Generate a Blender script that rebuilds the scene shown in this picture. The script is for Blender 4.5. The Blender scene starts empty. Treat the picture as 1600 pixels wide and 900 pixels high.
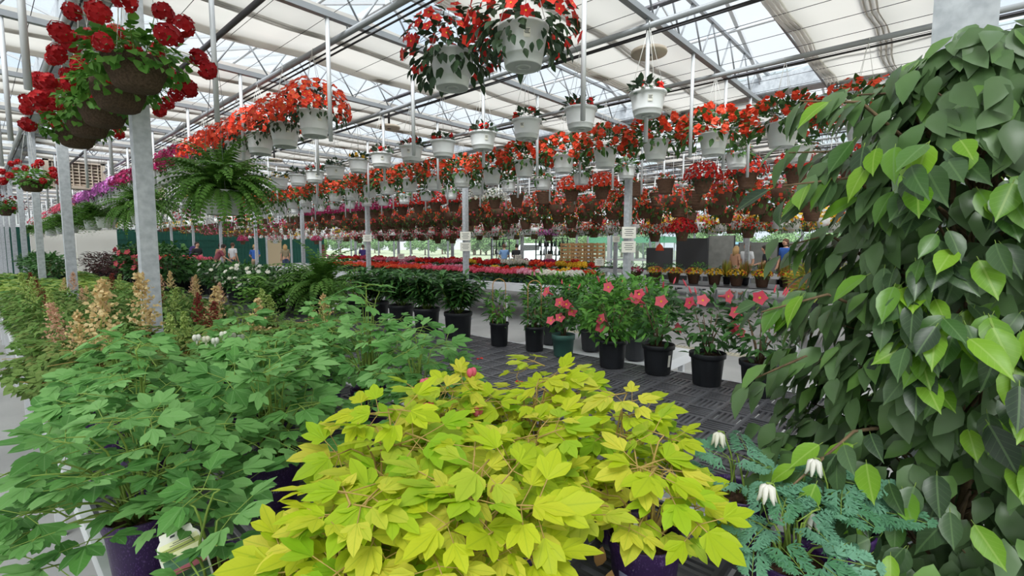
import bpy, bmesh, math, random
from math import sin, cos, pi, radians as RAD
from mathutils import Vector as V, Matrix as M
from mathutils.geometry import tessellate_polygon

S = bpy.context.scene
COL = S.collection
# ------------------------------------------------------------------ camera, sky, exposure
CAMZ = 1.6
YAW = 48.02
cam_d = bpy.data.cameras.new('camera')
cam_d.sensor_width = 36.0
cam_d.lens = 36.0 * 753.0 / 1600.0
cam_d.clip_start = 0.02
cam_d.clip_end = 500
cam = bpy.data.objects.new('camera', cam_d)
COL.objects.link(cam)
cam.location = (0, 0, CAMZ)
cam.rotation_euler = (RAD(90 - 4.93), 0, RAD(-YAW))
S.camera = cam

SKY = .92
world = bpy.data.worlds.new('overcast_sky')
S.world = world
world.use_nodes = True
wn, wl = world.node_tree.nodes, world.node_tree.links
bg = wn['Background']
tc = wn.new('ShaderNodeTexCoord')
nz = wn.new('ShaderNodeTexNoise'); nz.inputs['Scale'].default_value = 2.6; nz.inputs['Detail'].default_value = 6
cr = wn.new('ShaderNodeValToRGB')
cr.color_ramp.elements[0].position = .33; cr.color_ramp.elements[0].color = (.70, .82, 1.0, 1)
cr.color_ramp.elements[1].position = .52; cr.color_ramp.elements[1].color = (.97, .975, 1.0, 1)
wl.new(tc.outputs['Generated'], nz.inputs['Vector']); wl.new(nz.outputs['Fac'], cr.inputs['Fac'])
wl.new(cr.outputs['Color'], bg.inputs['Color'])
bg.inputs['Strength'].default_value = SKY

sun_d = bpy.data.lights.new('sun', 'SUN'); sun_d.energy = 6.0; sun_d.angle = RAD(40); sun_d.color = (1, .97, .92)
sun = bpy.data.objects.new('sun', sun_d); COL.objects.link(sun)
sun.rotation_euler = (RAD(35), RAD(-20), RAD(-30))

S.view_settings.view_transform = 'Standard'
S.view_settings.look = 'None'
S.view_settings.exposure = 0.4
S.view_settings.gamma = 1.0
S.view_settings.use_curve_mapping = False
try:
    S.cycles.max_bounces = 8; S.cycles.diffuse_bounces = 5; S.cycles.glossy_bounces = 2
    S.cycles.transmission_bounces = 4; S.cycles.transparent_max_bounces = 10
    S.cycles.caustics_reflective = False; S.cycles.caustics_refractive = False
    S.cycles.sample_clamp_indirect = 6
except Exception:
    pass

# ------------------------------------------------------------------ materials
def lin(c):
    c = c / 255.0
    return c / 12.92 if c <= .04045 else ((c + .055) / 1.055) ** 2.4
def C(r, g, b): return (lin(r), lin(g), lin(b), 1)

MATS = {}
def base_mat(name):
    m = bpy.data.materials.new(name); m.use_nodes = True
    MATS[name] = m
    return m, m.node_tree.nodes, m.node_tree.links, m.node_tree.nodes['Principled BSDF']

def plain(name, col, rough=.6, metal=0, spec=.4, noise=0, nscale=20, bump=0, bscale=60, col2=None):
    m, n, l, p = base_mat(name)
    p.inputs['Base Color'].default_value = col
    p.inputs['Roughness'].default_value = rough
    p.inputs['Metallic'].default_value = metal
    p.inputs['Specular IOR Level'].default_value = spec
    if noise or col2:
        t = n.new('ShaderNodeTexCoord')
        x = n.new('ShaderNodeTexNoise'); x.inputs['Scale'].default_value = nscale; x.inputs['Detail'].default_value = 5
        l.new(t.outputs['Object'], x.inputs['Vector'])
        r = n.new('ShaderNodeValToRGB')
        r.color_ramp.elements[0].position = .35; r.color_ramp.elements[1].position = .65
        c2 = col2 or tuple(min(1, v * (1 + noise)) for v in col[:3]) + (1,)
        c1 = col if col2 else tuple(v * (1 - noise) for v in col[:3]) + (1,)
        r.color_ramp.elements[0].color = c1; r.color_ramp.elements[1].color = c2
        l.new(x.outputs['Fac'], r.inputs['Fac']); l.new(r.outputs['Color'], p.inputs['Base Color'])
    if bump:
        t = n.new('ShaderNodeTexCoord')
        x = n.new('ShaderNodeTexNoise'); x.inputs['Scale'].default_value = bscale; x.inputs['Detail'].default_value = 4
        b = n.new('ShaderNodeBump'); b.inputs['Strength'].default_value = bump; b.inputs['Distance'].default_value = .01
        l.new(t.outputs['Object'], x.inputs['Vector']); l.new(x.outputs['Fac'], b.inputs['Height'])
        l.new(b.outputs['Normal'], p.inputs['Normal'])
    return m

def leafy(name, cols, trans=.3, rough=.5, spec=.3, vein=None, pos=None):
    """colour picked per leaf by the face attribute rnd plus the object's own random number"""
    m, n, l, p = base_mat(name)
    a = n.new('ShaderNodeAttribute'); a.attribute_name = 'rnd'
    oi = n.new('ShaderNodeObjectInfo')
    ad = n.new('ShaderNodeMath'); ad.operation = 'ADD'
    fr = n.new('ShaderNodeMath'); fr.operation = 'FRACT'
    l.new(a.outputs['Fac'], ad.inputs[0]); l.new(oi.outputs['Random'], ad.inputs[1]); l.new(ad.outputs[0], fr.inputs[0])
    r = n.new('ShaderNodeValToRGB'); e = r.color_ramp.elements
    k = len(cols)
    ps = pos or [i / (k - 1) for i in range(k)]
    e[0].position = ps[0]; e[0].color = cols[0]; e[1].position = ps[-1]; e[1].color = cols[-1]
    for i in range(1, k - 1):
        q = e.new(ps[i]); q.color = cols[i]
    l.new(fr.outputs[0], r.inputs['Fac'])
    out = r.outputs['Color']
    if vein:
        uv = n.new('ShaderNodeUVMap'); uv.uv_map = 'leaf'
        sp = n.new('ShaderNodeSeparateXYZ'); l.new(uv.outputs['UV'], sp.inputs[0])
        ab = n.new('ShaderNodeMath'); ab.operation = 'ABSOLUTE'
        l.new(sp.outputs['Y'], ab.inputs[0])
        # side veins: u - .55|v| repeating
        mu = n.new('ShaderNodeMath'); mu.operation = 'MULTIPLY_ADD'; mu.inputs[1].default_value = -.28
        l.new(ab.outputs[0], mu.inputs[0]); l.new(sp.outputs['X'], mu.inputs[2])
        m2 = n.new('ShaderNodeMath'); m2.operation = 'MULTIPLY'; m2.inputs[1].default_value = 7.0
        l.new(mu.outputs[0], m2.inputs[0])
        f2 = n.new('ShaderNodeMath'); f2.operation = 'FRACT'; l.new(m2.outputs[0], f2.inputs[0])
        g2 = n.new('ShaderNodeMath'); g2.operation = 'LESS_THAN'; g2.inputs[1].default_value = .12; l.new(f2.outputs[0], g2.inputs[0])
        h2 = n.new('ShaderNodeMath'); h2.operation = 'MULTIPLY'; h2.inputs[1].default_value = .3; l.new(g2.outputs[0], h2.inputs[0])
        lt = n.new('ShaderNodeMath'); lt.operation = 'LESS_THAN'; lt.inputs[1].default_value = .07; l.new(ab.outputs[0], lt.inputs[0])
        mx0 = n.new('ShaderNodeMath'); mx0.operation = 'MAXIMUM'; l.new(lt.outputs[0], mx0.inputs[0]); l.new(h2.outputs[0], mx0.inputs[1])
        sc = n.new('ShaderNodeMath'); sc.operation = 'MULTIPLY'; sc.inputs[1].default_value = vein[1]; l.new(mx0.outputs[0], sc.inputs[0])
        mx = n.new('ShaderNodeMixRGB'); mx.inputs['Color2'].default_value = vein[0]
        l.new(sc.outputs[0], mx.inputs['Fac']); l.new(out, mx.inputs['Color1'])
        out = mx.outputs['Color']
    l.new(out, p.inputs['Base Color'])
    p.inputs['Roughness'].default_value = rough
    p.inputs['Specular IOR Level'].default_value = spec
    if trans:
        tr = n.new('ShaderNodeBsdfTranslucent'); l.new(out, tr.inputs['Color'])
        ms = n.new('ShaderNodeMixShader'); ms.inputs['Fac'].default_value = trans
        l.new(p.outputs[0], ms.inputs[1]); l.new(tr.outputs[0], ms.inputs[2])
        l.new(ms.outputs[0], n['Material Output'].inputs['Surface'])
    return m

# greens
leafy('leaf_bleeding_heart', [C(78, 132, 62), C(108, 162, 84), C(140, 190, 114), C(92, 150, 68)], .32, .55, .25, (C(150, 190, 130), .3))
leafy('leaf_yellow', [C(176, 200, 34), C(204, 214, 48), C(228, 222, 84), C(150, 196, 40), C(206, 222, 50)], .36, .5, .25, (C(150, 180, 40), .35))
leafy('leaf_fern_dicentra', [C(96, 146, 116), C(122, 172, 144), C(84, 138, 96)], .25, .6, .2)
leafy('leaf_ficus', [C(38, 58, 40), C(58, 84, 50), C(84, 112, 74), C(66, 106, 46), C(112, 162, 48)], .18, .33, .5, (C(126, 160, 104), .4), [0, .35, .62, .84, 1])
leafy('leaf_ficus_young', [C(120, 170, 40), C(142, 188, 56), C(98, 152, 40)], .3, .35, .45, (C(180, 210, 110), .5))
leafy('leaf_basket', [C(48, 78, 40), C(66, 104, 50), C(88, 128, 62), C(54, 86, 46)], .25, .5, .3)
leafy('leaf_basket_dark', [C(44, 62, 46), C(62, 86, 60), C(52, 76, 44)], .2, .5, .3)
leafy('leaf_geranium', [C(70, 118, 44), C(94, 146, 58), C(116, 164, 74)], .28, .55, .3)
leafy('leaf_shrub', [C(46, 84, 42), C(66, 112, 54), C(88, 138, 68)], .2, .4, .4)
leafy('leaf_shrub_bright', [C(58, 110, 40), C(84, 142, 52), C(110, 166, 66)], .25, .45, .35)
leafy('leaf_purple', [C(70, 40, 44), C(92, 52, 52), C(62, 60, 44)], .2, .5, .3)
leafy('leaf_fern', [C(70, 112, 42), C(96, 142, 58), C(118, 162, 76)], .25, .55, .25)
leafy('leaf_hosta', [C(72, 124, 52), C(124, 162, 70), C(186, 204, 100), C(96, 150, 70)], .3, .5, .3)
leafy('leaf_astilbe', [C(98, 130, 64), C(128, 156, 84), C(92, 138, 62), C(142, 150, 88)], .25, .6, .2)
leafy('leaf_palm', [C(110, 140, 56), C(146, 166, 78), C(90, 124, 50)], .25, .5, .3)
leafy('leaf_croton', [C(190, 190, 70), C(120, 150, 50), C(214, 208, 110)], .25, .5, .3)
leafy('tree_leaf', [C(92, 126, 78), C(112, 146, 92), C(128, 160, 108)], .2, .7, .1)
leafy('leaf_dry', [C(150, 110, 66), C(176, 140, 90)], .2, .7, .1)
# flowers
leafy('petal_orange_red', [C(226, 58, 34), C(240, 78, 50), C(250, 100, 70)], .2, .5, .2)
leafy('petal_red', [C(196, 30, 30), C(222, 46, 40), C(236, 70, 56)], .2, .5, .2)
leafy('petal_dark_red', [C(150, 14, 24), C(176, 24, 32), C(196, 36, 40)], .2, .5, .2)
leafy('petal_orange', [C(232, 72, 44), C(244, 100, 70), C(236, 86, 54)], .25, .5, .2)
leafy('petal_magenta', [C(160, 28, 84), C(186, 46, 106), C(202, 68, 124)], .25, .5, .2)
leafy('petal_lilac', [C(196, 96, 190), C(214, 126, 206), C(226, 150, 214)], .25, .5, .2)
leafy('petal_pink', [C(232, 92, 120), C(240, 122, 144), C(228, 80, 110)], .25, .5, .2)
leafy('petal_light_pink', [C(240, 160, 186), C(246, 190, 208), C(234, 140, 170)], .25, .5, .2)
leafy('petal_white', [C(236, 236, 228), C(248, 246, 240), C(240, 236, 214)], .25, .5, .2)
leafy('petal_yellow', [C(244, 196, 44), C(250, 216, 76), C(238, 178, 40)], .25, .5, .2)
leafy('petal_mandevilla', [C(236, 92, 112), C(242, 112, 128), C(230, 80, 104)], .25, .5, .2)
leafy('plume_cream', [C(222, 196, 140), C(234, 214, 166), C(214, 180, 130)], .2, .7, .1)
leafy('plume_pink', [C(216, 170, 146), C(226, 190, 160)], .2, .7, .1)
leafy('plume_red', [C(120, 50, 50), C(150, 76, 66)], .2, .7, .1)
leafy('plume_green', [C(150, 176, 90), C(190, 206, 130)], .2, .7, .1)
plain('stem_green', C(130, 156, 70), .6); plain('stem_orange', C(178, 150, 84), .6)
plain('bark', C(118, 98, 74), .8, noise=.25, nscale=40, bump=.4); plain('bamboo', C(196, 150, 92), .6)
# pots
plain('pot_white', C(226, 228, 230), .32, spec=.45)
plain('pot_white_base', C(196, 198, 200), .5)
plain('pot_brown_fibre', C(92, 76, 64), .95, noise=.28, nscale=90, bump=.7, bscale=240, spec=.1)
plain('pot_brown', C(98, 74, 60), .8, noise=.12, nscale=30, spec=.2)
plain('pot_black', C(40, 42, 47), .5, spec=.4, noise=.15, nscale=8)
plain('pot_green', C(58, 96, 88), .5)
plain('soil', C(62, 46, 36), 1, noise=.5, nscale=60, bump=1, bscale=80, spec=.1)
def purple():
    m, n, l, p = base_mat('pot_purple')
    t = n.new('ShaderNodeTexCoord'); v = n.new('ShaderNodeTexVoronoi'); v.inputs['Scale'].default_value = 260
    mp = n.new('ShaderNodeMapping'); mp.inputs['Scale'].default_value = (1, 1, .45)
    l.new(t.outputs['Object'], mp.inputs['Vector']); l.new(mp.outputs[0], v.inputs['Vector'])
    nn = n.new('ShaderNodeTexNoise'); nn.inputs['Scale'].default_value = 40; l.new(t.outputs['Object'], nn.inputs['Vector'])
    sb = n.new('ShaderNodeMath'); sb.operation = 'MULTIPLY'; l.new(v.outputs['Distance'], sb.inputs[0]); l.new(nn.outputs['Fac'], sb.inputs[1])
    r = n.new('ShaderNodeValToRGB'); r.color_ramp.elements[0].position = .05; r.color_ramp.elements[0].color = C(112, 84, 142)
    r.color_ramp.elements[1].position = .17; r.color_ramp.elements[1].color = C(58, 30, 86)
    l.new(sb.outputs[0], r.inputs['Fac']); l.new(r.outputs['Color'], p.inputs['Base Color'])
    p.inputs['Roughness'].default_value = .4
purple()
plain('print_grey_blue', C(132, 134, 166), .6)
plain('print_dark', C(70, 72, 76), .6)
plain('paper', C(238, 236, 226), .6); plain('paper_green', C(176, 186, 104), .6); plain('paper_cream', C(236, 236, 190), .6)
leafy('tag_photo', [C(70, 110, 84), C(110, 150, 120), C(60, 84, 60), C(206, 110, 130)], 0, .5, .3)
# building
plain('galvanised', C(172, 177, 184), .5, metal=.25, noise=.12, nscale=22, col2=C(198, 202, 208), spec=.5)
plain('steel_grey', C(150, 153, 158), .5, metal=.2)
plain('steel_light', C(198, 200, 204), .5, metal=.1)
plain('pipe_dark', C(92, 90, 96), .45, metal=.3)
plain('cable_black', C(48, 46, 50), .6)
plain('wire_white', C(225, 225, 222), .5); plain('wire_grey', C(130, 130, 132), .5)
plain('white_metal', C(224, 226, 230), .4); plain('white_plastic', C(226, 228, 232), .45)
plain('black_plastic', C(92, 92, 97), .42, spec=.5, noise=.3, nscale=5)
plain('concrete', C(160, 160, 160), .85, noise=.10, nscale=1.1, col2=C(178, 178, 177), spec=.2, bump=.15, bscale=30)
plain('drain_metal', C(196, 190, 170), .6)
plain('wall_green', C(20, 78, 66), .6); plain('wall_white', C(216, 214, 208), .7); plain('tan_door', C(190, 170, 140), .7)
plain('louver_tan', C(190, 176, 160), .6); plain('louver_dark', C(64, 60, 58), .6)
plain('wood_crate', C(172, 134, 92), .8, noise=.2, nscale=14); plain('terracotta', C(206, 138, 96), .8)
plain('board_grey', C(120, 120, 116), .8, noise=.15, nscale=4); plain('board_dark', C(58, 58, 60), .8)
plain('awning_green', C(44, 130, 86), .6); plain('car_white', C(214, 220, 224), .3); plain('car_blue', C(120, 170, 190), .3)
plain('rubber', C(30, 30, 32), .7); plain('ground_out', C(150, 158, 130), .9, noise=.2, nscale=.2)
plain('skin', C(214, 164, 138), .6); plain('hair_dark', C(48, 36, 32), .7); plain('hair_blonde', C(196, 160, 110), .7); plain('hair_brown', C(92, 62, 46), .7)
for k, c in dict(blue=(60, 104, 186), light_blue=(126, 160, 206), white=(226, 228, 232), purple=(66, 52, 112), maroon=(138, 72, 82), tan=(196, 150, 122), black=(44, 44, 48), denim=(64, 76, 104), khaki=(150, 136, 110)).items():
    plain('cloth_' + k, C(*c), .85)
def cloth():
    m, n, l, p = base_mat('shade_cloth')
    p.inputs['Base Color'].default_value = (.80, .77, .73, 1); p.inputs['Roughness'].default_value = .9; p.inputs['Specular IOR Level'].default_value = .05
    t = n.new('ShaderNodeBsdfTranslucent'); t.inputs['Color'].default_value = (.78, .745, .70, 1)
    ms = n.new('ShaderNodeMixShader'); ms.inputs['Fac'].default_value = .48
    l.new(p.outputs[0], ms.inputs[1]); l.new(t.outputs[0], ms.inputs[2]); l.new(ms.outputs[0], n['Material Output'].inputs['Surface'])
cloth()
def glass():
    m, n, l, p = base_mat('clear_glass')
    p.inputs['Base Color'].default_value = (.9, .95, .95, 1); p.inputs['Roughness'].default_value = .05
    t = n.new('ShaderNodeBsdfTransparent'); t.inputs['Color'].default_value = (.93, .96, .97, 1)
    ms = n.new('ShaderNodeMixShader'); ms.inputs['Fac'].default_value = .93
    l.new(p.outputs[0], ms.inputs[1]); l.new(t.outputs[0], ms.inputs[2]); l.new(ms.outputs[0], n['Material Output'].inputs['Surface'])
glass()
def polyc():
    m, n, l, p = base_mat('polycarbonate')
    p.inputs['Base Color'].default_value = (.85, .87, .88, 1); p.inputs['Roughness'].default_value = .3
    t = n.new('ShaderNodeBsdfTranslucent'); t.inputs['Color'].default_value = (.86, .88, .9, 1)
    ms = n.new('ShaderNodeMixShader'); ms.inputs['Fac'].default_value = .6
    l.new(p.outputs[0], ms.inputs[1]); l.new(t.outputs[0], ms.inputs[2]); l.new(ms.outputs[0], n['Material Output'].inputs['Surface'])
polyc()

# ------------------------------------------------------------------ mesh helpers
UP = V((0, 0, 1))
class MB:
    def __init__(s): s.v = []; s.f = []; s.mi = []; s.r = []; s.uv = []; s.mats = []
    def mat(s, name):
        if name not in s.mats: s.mats.append(name)
        return s.mats.index(name)
    def face(s, idx, mi=0, r=.5, uv=None):
        s.f.append(idx); s.mi.append(mi); s.r.append(r); s.uv.append(uv)
    def mesh(s, name, mats=None, smooth=True):
        me = bpy.data.meshes.new(name)
        me.from_pydata(s.v, [], s.f)
        for m in (mats or s.mats): me.materials.append(MATS[m])
        n = len(s.f)
        if n:
            me.polygons.foreach_set('material_index', s.mi)
            me.polygons.foreach_set('use_smooth', [smooth] * n)
            at = me.attributes.new('rnd', 'FLOAT', 'FACE'); at.data.foreach_set('value', s.r)
            if any(u is not None for u in s.uv):
                ul = me.uv_layers.new(name='leaf'); fl = []
                for f, u in zip(s.f, s.uv):
                    if u is None: u = [(0, 1.0)] * len(f)
                    for a in u: fl.extend(a)
                ul.data.foreach_set('uv', fl)
        me.update()
        return me
    # ---- solids
    def box(s, c, d, mi=0, R=None, r=.5):
        x, y, z = d[0] / 2, d[1] / 2, d[2] / 2; b = len(s.v); c = V(c)
        for p in ((-x, -y, -z), (x, -y, -z), (x, y, -z), (-x, y, -z), (-x, -y, z), (x, -y, z), (x, y, z), (-x, y, z)):
            p = V(p)
            if R: p = R @ p
            s.v.append(tuple(c + p))
        for f in ((0, 3, 2, 1), (4, 5, 6, 7), (0, 1, 5, 4), (1, 2, 6, 5), (2, 3, 7, 6), (3, 0, 4, 7)):
            s.face([b + i for i in f], mi, r)
    def tube(s, pts, rad, n=6, mi=0, cap=True, r=.5):
        pts = [V(p) for p in pts]; k = len(pts); b = len(s.v)
        rad = rad if isinstance(rad, (list, tuple)) else [rad] * k
        prev = None
        for i, p in enumerate(pts):
            t = (pts[min(i + 1, k - 1)] - pts[max(i - 1, 0)]).normalized()
            if prev is None:
                a = t.cross(UP)
                if a.length < .05: a = t.cross(V((1, 0, 0)))
            else:
                a = prev - t * prev.dot(t)
            a.normalize(); prev = a; c = t.cross(a)
            for j in range(n):
                q = 2 * pi * j / n
                s.v.append(tuple(p + (a * cos(q) + c * sin(q)) * rad[i]))
        for i in range(k - 1):
            for j in range(n):
                s.face([b + i * n + j, b + i * n + (j + 1) % n, b + (i + 1) * n + (j + 1) % n, b + (i + 1) * n + j], mi, r)
        if cap:
            s.face([b + j for j in range(n)][::-1], mi, r); s.face([b + (k - 1) * n + j for j in range(n)], mi, r)
    def lathe(s, prof, n=24, mi=0, ribs=None, r=.5, c=(0, 0, 0)):
        b = len(s.v); k = len(prof)
        for i, (rad, z) in enumerate(prof):
            for j in range(n):
                q = 2 * pi * j / n
                rr = rad * (1 - (ribs[1] if ribs and j % ribs[0] == 0 and ribs[2] <= i <= ribs[3] else 0))
                s.v.append((c[0] + rr * cos(q), c[1] + rr * sin(q), c[2] + z))
        for i in range(k - 1):
            for j in range(n):
                s.face([b + i * n + j, b + i * n + (j + 1) % n, b + (i + 1) * n + (j + 1) % n, b + (i + 1) * n + j], mi, r)
    def disc(s, rad, z, n=24, mi=0, up=True, c=(0, 0)):
        b = len(s.v)
        for j in range(n): s.v.append((c[0] + rad * cos(2 * pi * j / n), c[1] + rad * sin(2 * pi * j / n), z))
        f = list(range(b, b + n)); s.face(f if up else f[::-1], mi)
    # ---- leaves and petals
    def leaf(s, p, d, n, L, W, prof, fold=.25, curl=.3, rnd=.5, mi=0, uv=False):
        sd = n.cross(d)
        if sd.length < 1e-4: sd = V((1, 0, 0)).cross(d)
        sd.normalize(); n = d.cross(sd)
        prev = None
        for t, w in prof:
            c = p + d * (L * t) - n * (curl * L * t * t); b = len(s.v)
            if w <= 0:
                s.v.append(tuple(c)); cur = (b,)
            else:
                h = sd * (w * W / 2); u = n * (fold * w * W / 2)
                s.v += [tuple(c + h + u), tuple(c), tuple(c - h + u)]; cur = (b, b + 1, b + 2)
            if prev is not None:
                pt = prev[1]; pc = prev[0]; pw = prev[2]
                if len(pc) == 1 and len(cur) == 3:
                    s.face([pc[0], cur[1], cur[0]], mi, rnd, [(pt, 0), (t, 0), (t, w)] if uv else None)
                    s.face([pc[0], cur[2], cur[1]], mi, rnd, [(pt, 0), (t, w), (t, 0)] if uv else None)
                elif len(pc) == 3 and len(cur) == 1:
                    s.face([pc[0], pc[1], cur[0]], mi, rnd, [(pt, pw), (pt, 0), (t, 0)] if uv else None)
                    s.face([pc[1], pc[2], cur[0]], mi, rnd, [(pt, 0), (pt, pw), (t, 0)] if uv else None)
                else:
                    s.face([pc[0], pc[1], cur[1], cur[0]], mi, rnd, [(pt, pw), (pt, 0), (t, 0), (t, w)] if uv else None)
                    s.face([pc[1], pc[2], cur[2], cur[1]], mi, rnd, [(pt, 0), (pt, pw), (t, w), (t, 0)] if uv else None)
            prev = (cur, t, w)
    def flower(s, p, n, r, rnd=.5, mi=0, k=5, cup=.25, wide=.62, rng=random, eye=None):
        a = n.cross(V((.3, .5, .8)));
        if a.length < .05: a = n.cross(V((1, 0, 0)))
        a.normalize(); c = n.cross(a); ph = rng.uniform(0, 6.28)
        for i in range(k):
            q = ph + 2 * pi * i / k; da = wide * pi / k * 1.5
            dirq = lambda x: a * cos(x) + c * sin(x)
            b = len(s.v)
            s.v += [tuple(p), tuple(p + dirq(q - da) * r * .72 + n * cup * r * .6), tuple(p + dirq(q) * r + n * cup * r * rng.uniform(.5, 1.3)), tuple(p + dirq(q + da) * r * .72 + n * cup * r * .6)]
            s.face([b, b + 1, b + 2, b + 3], mi, rnd)
        if eye is not None:
            b = len(s.v)
            for i in range(4): s.v.append(tuple(p + (a * cos(i * pi / 2) + c * sin(i * pi / 2)) * r * .16 + n * r * .12))
            s.face([b, b + 1, b + 2, b + 3], eye, rnd)

P_RH = [(0, 0), (.45, 1), (1, 0)]
P_OV = [(0, 0), (.18, .62), (.42, 1), (.72, .66), (1, 0)]
P_FIC = [(0, 0), (.08, .42), (.25, .86), (.45, 1), (.66, .8), (.82, .38), (.9, .14), (1, 0)]
P_LOBE = [(0, .14), (.26, .5), (.55, 1), (.8, .68), (1, 0)]
P_HEART = [(0, .0), (.05, .6), (.25, 1), (.5, .92), (.8, .42), (1, 0)]
P_LONG = [(0, 0), (.3, .9), (.6, 1), (1, 0)]

# ------------------------------------------------------------------ object helpers
def obj(name, me, parent=None, loc=(0, 0, 0), rot=None, sc=None, mtx=None):
    o = bpy.data.objects.new(name, me); COL.objects.link(o)
    if parent: o.parent = parent
    if mtx is not None: o.matrix_basis = mtx
    else:
        o.location = loc
        if rot: o.rotation_euler = rot
        if sc: o.scale = (sc, sc, sc) if isinstance(sc, (int, float)) else sc
    return o
LABELS = set()
def tag(o, label, cat, group=None):
    o['label'] = label; o['category'] = cat
    if group: o['group'] = group
    if label in LABELS: print('DUPLICATE LABEL', label)
    LABELS.add(label)
    return o
def thing(name, label, cat, loc=(0, 0, 0), rz=0, group=None, sc=None):
    o = bpy.data.objects.new(name, None); COL.objects.link(o); o.empty_display_size = .05
    o.location = loc; o.rotation_euler = (0, 0, rz)
    if sc: o.scale = (sc, sc, sc)
    return tag(o, label, cat, group)
def struct(name, me, loc=(0, 0, 0), rot=None, parent=None, sc=None):
    o = obj(name, me, parent, loc, rot, sc)
    if parent is None: o['kind'] = 'structure'
    return o
def sroot(name, loc=(0, 0, 0)):
    o = bpy.data.objects.new(name, None); COL.objects.link(o); o.location = loc; o['kind'] = 'structure'; return o
def stuff(o): o['kind'] = 'stuff'; return o
def boxm(name, d, mat, c=(0, 0, 0)):
    m = MB(); m.mat(mat); m.box(c, d); return m.mesh(name, smooth=False)
def tubem(name, pts, rad, mat, n=8):
    m = MB(); m.mat(mat); m.tube(pts, rad, n); return m.mesh(name)
ONES = ['first', 'second', 'third', 'fourth', 'fifth', 'sixth', 'seventh', 'eighth', 'ninth', 'tenth', 'eleventh', 'twelfth', 'thirteenth', 'fourteenth', 'fifteenth', 'sixteenth', 'seventeenth', 'eighteenth', 'nineteenth']
TENS = {2: ('twentieth', 'twenty'), 3: ('thirtieth', 'thirty'), 4: ('fortieth', 'forty'), 5: ('fiftieth', 'fifty'), 6: ('sixtieth', 'sixty'), 7: ('seventieth', 'seventy')}
def nth(i):
    """ordinal of index i counted from 0"""
    n = i + 1
    if n < 20: return ONES[n - 1]
    t, u = divmod(n, 10)
    return TENS[t][0] if u == 0 else TENS[t][1] + '-' + ONES[u - 1]
def frame(p, d, n, s=1):
    """matrix whose y axis runs along d and z axis near n"""
    d = V(d).normalized(); x = d.cross(V(n))
    if x.length < 1e-4: x = d.cross(V((1, 0, 0)))
    x.normalize(); z = x.cross(d)
    m = M(((x.x * s, d.x * s, z.x * s, p[0]), (x.y * s, d.y * s, z.y * s, p[1]), (x.z * s, d.z * s, z.z * s, p[2]), (0, 0, 0, 1)))
    return m
def rdir(rng): 
    z = rng.uniform(-1, 1); a = rng.uniform(0, 2 * pi); q = math.sqrt(1 - z * z)
    return V((q * cos(a), q * sin(a), z))

# ================================================================== building
XG = [-5.64, .76, 7.16, 13.56, 19.96]
SP = 1.95
NT = 21                                   # trusses from y = 0 to y = 39
Y0, Y1 = -5.85, 39.0
ZC = 3.5
rng = random.Random(5)

m = MB(); m.mat('ground_out'); m.box((0, 0, -.26), (400, 400, .3)); struct('ground', m.mesh('ground', smooth=False))
fl = struct('floor', boxm('floor', (XG[-1] - XG[0], Y1 - Y0, .12), 'concrete', ((XG[-1] + XG[0]) / 2, (Y0 + Y1) / 2, -.06)))
# trench drain in the floor
dm = boxm('drain_slat', (.13, .03, .012), 'drain_metal')
df = MB(); df.mat('drain_metal')
for sx in (-.08, .08): df.box((sx, 0, .004), (.015, 7.0, .012))
dr = struct('floor_drain', df.mesh('floor_drain', smooth=False), (7.42, 2.6, .002))
for i in range(117): obj('drain_slat', dm, dr, (0, -3.48 + i * .0595, .004))

# ---- trusses
chord = boxm('bottom_chord', (6.4, .055, .05), 'steel_grey')
top = boxm('top_chord', (6.4, .035, .03), 'steel_grey')
webs = []
NW = 12; DX = 6.4 / NW
webA = tubem('web_rod', [(0, 0, .02), (DX / 2, 0, .42)], .009, 'steel_grey', 5)
webB = tubem('web_rod', [(0, 0, .42), (DX / 2, 0, .02)], .009, 'steel_grey', 5)
wj = MB(); wj.mat('steel_grey')
for i in range(NW):
    x = -3.2 + i * DX
    wj.tube([(x, 0, .02), (x + DX / 2, 0, .42)], .009, 4); wj.tube([(x + DX / 2, 0, .42), (x + DX, 0, .02)], .009, 4)
web_far = wj.mesh('web_rods')
postm = tubem('drop_post', [(0, 0, 0), (0, 0, -1.0)], .018, 'steel_light', 8)
postw = boxm('drop_post', (.05, .05, 1.9), 'steel_light', (0, 0, -.95))
for b in range(4):
    xc = (XG[b] + XG[b + 1]) / 2
    for t in range(-2, NT):
        y = t * SP
        r = sroot('roof_truss', (xc, y, ZC))
        obj('bottom_chord', chord, r); obj('top_chord', top, r, (0, 0, .43))
        if t <= 5 and b in (0, 1, 2):
            for i in range(NW):
                x = -3.2 + i * DX
                obj('web_rod', webA, r, (x, 0, 0)); obj('web_rod', webB, r, (x + DX / 2, 0, 0))
        else: stuff(obj('web_rods', web_far, r))
        if t > 0:
            for dx in (-2.75, -1.9, -1.05, -.1, .85, 1.8, 2.7):
                if (b == 0 and dx < 1.5) or (t == 1 and dx < -1.5): continue
                obj('drop_post', postm, r, (dx, 0, -.02))
            if b == 0:
                for dx in (2.45, 1.5): obj('drop_post', postw, r, (dx, 0, -.02), sc=(1, 1, .56) if t < 4 else None)
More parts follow.
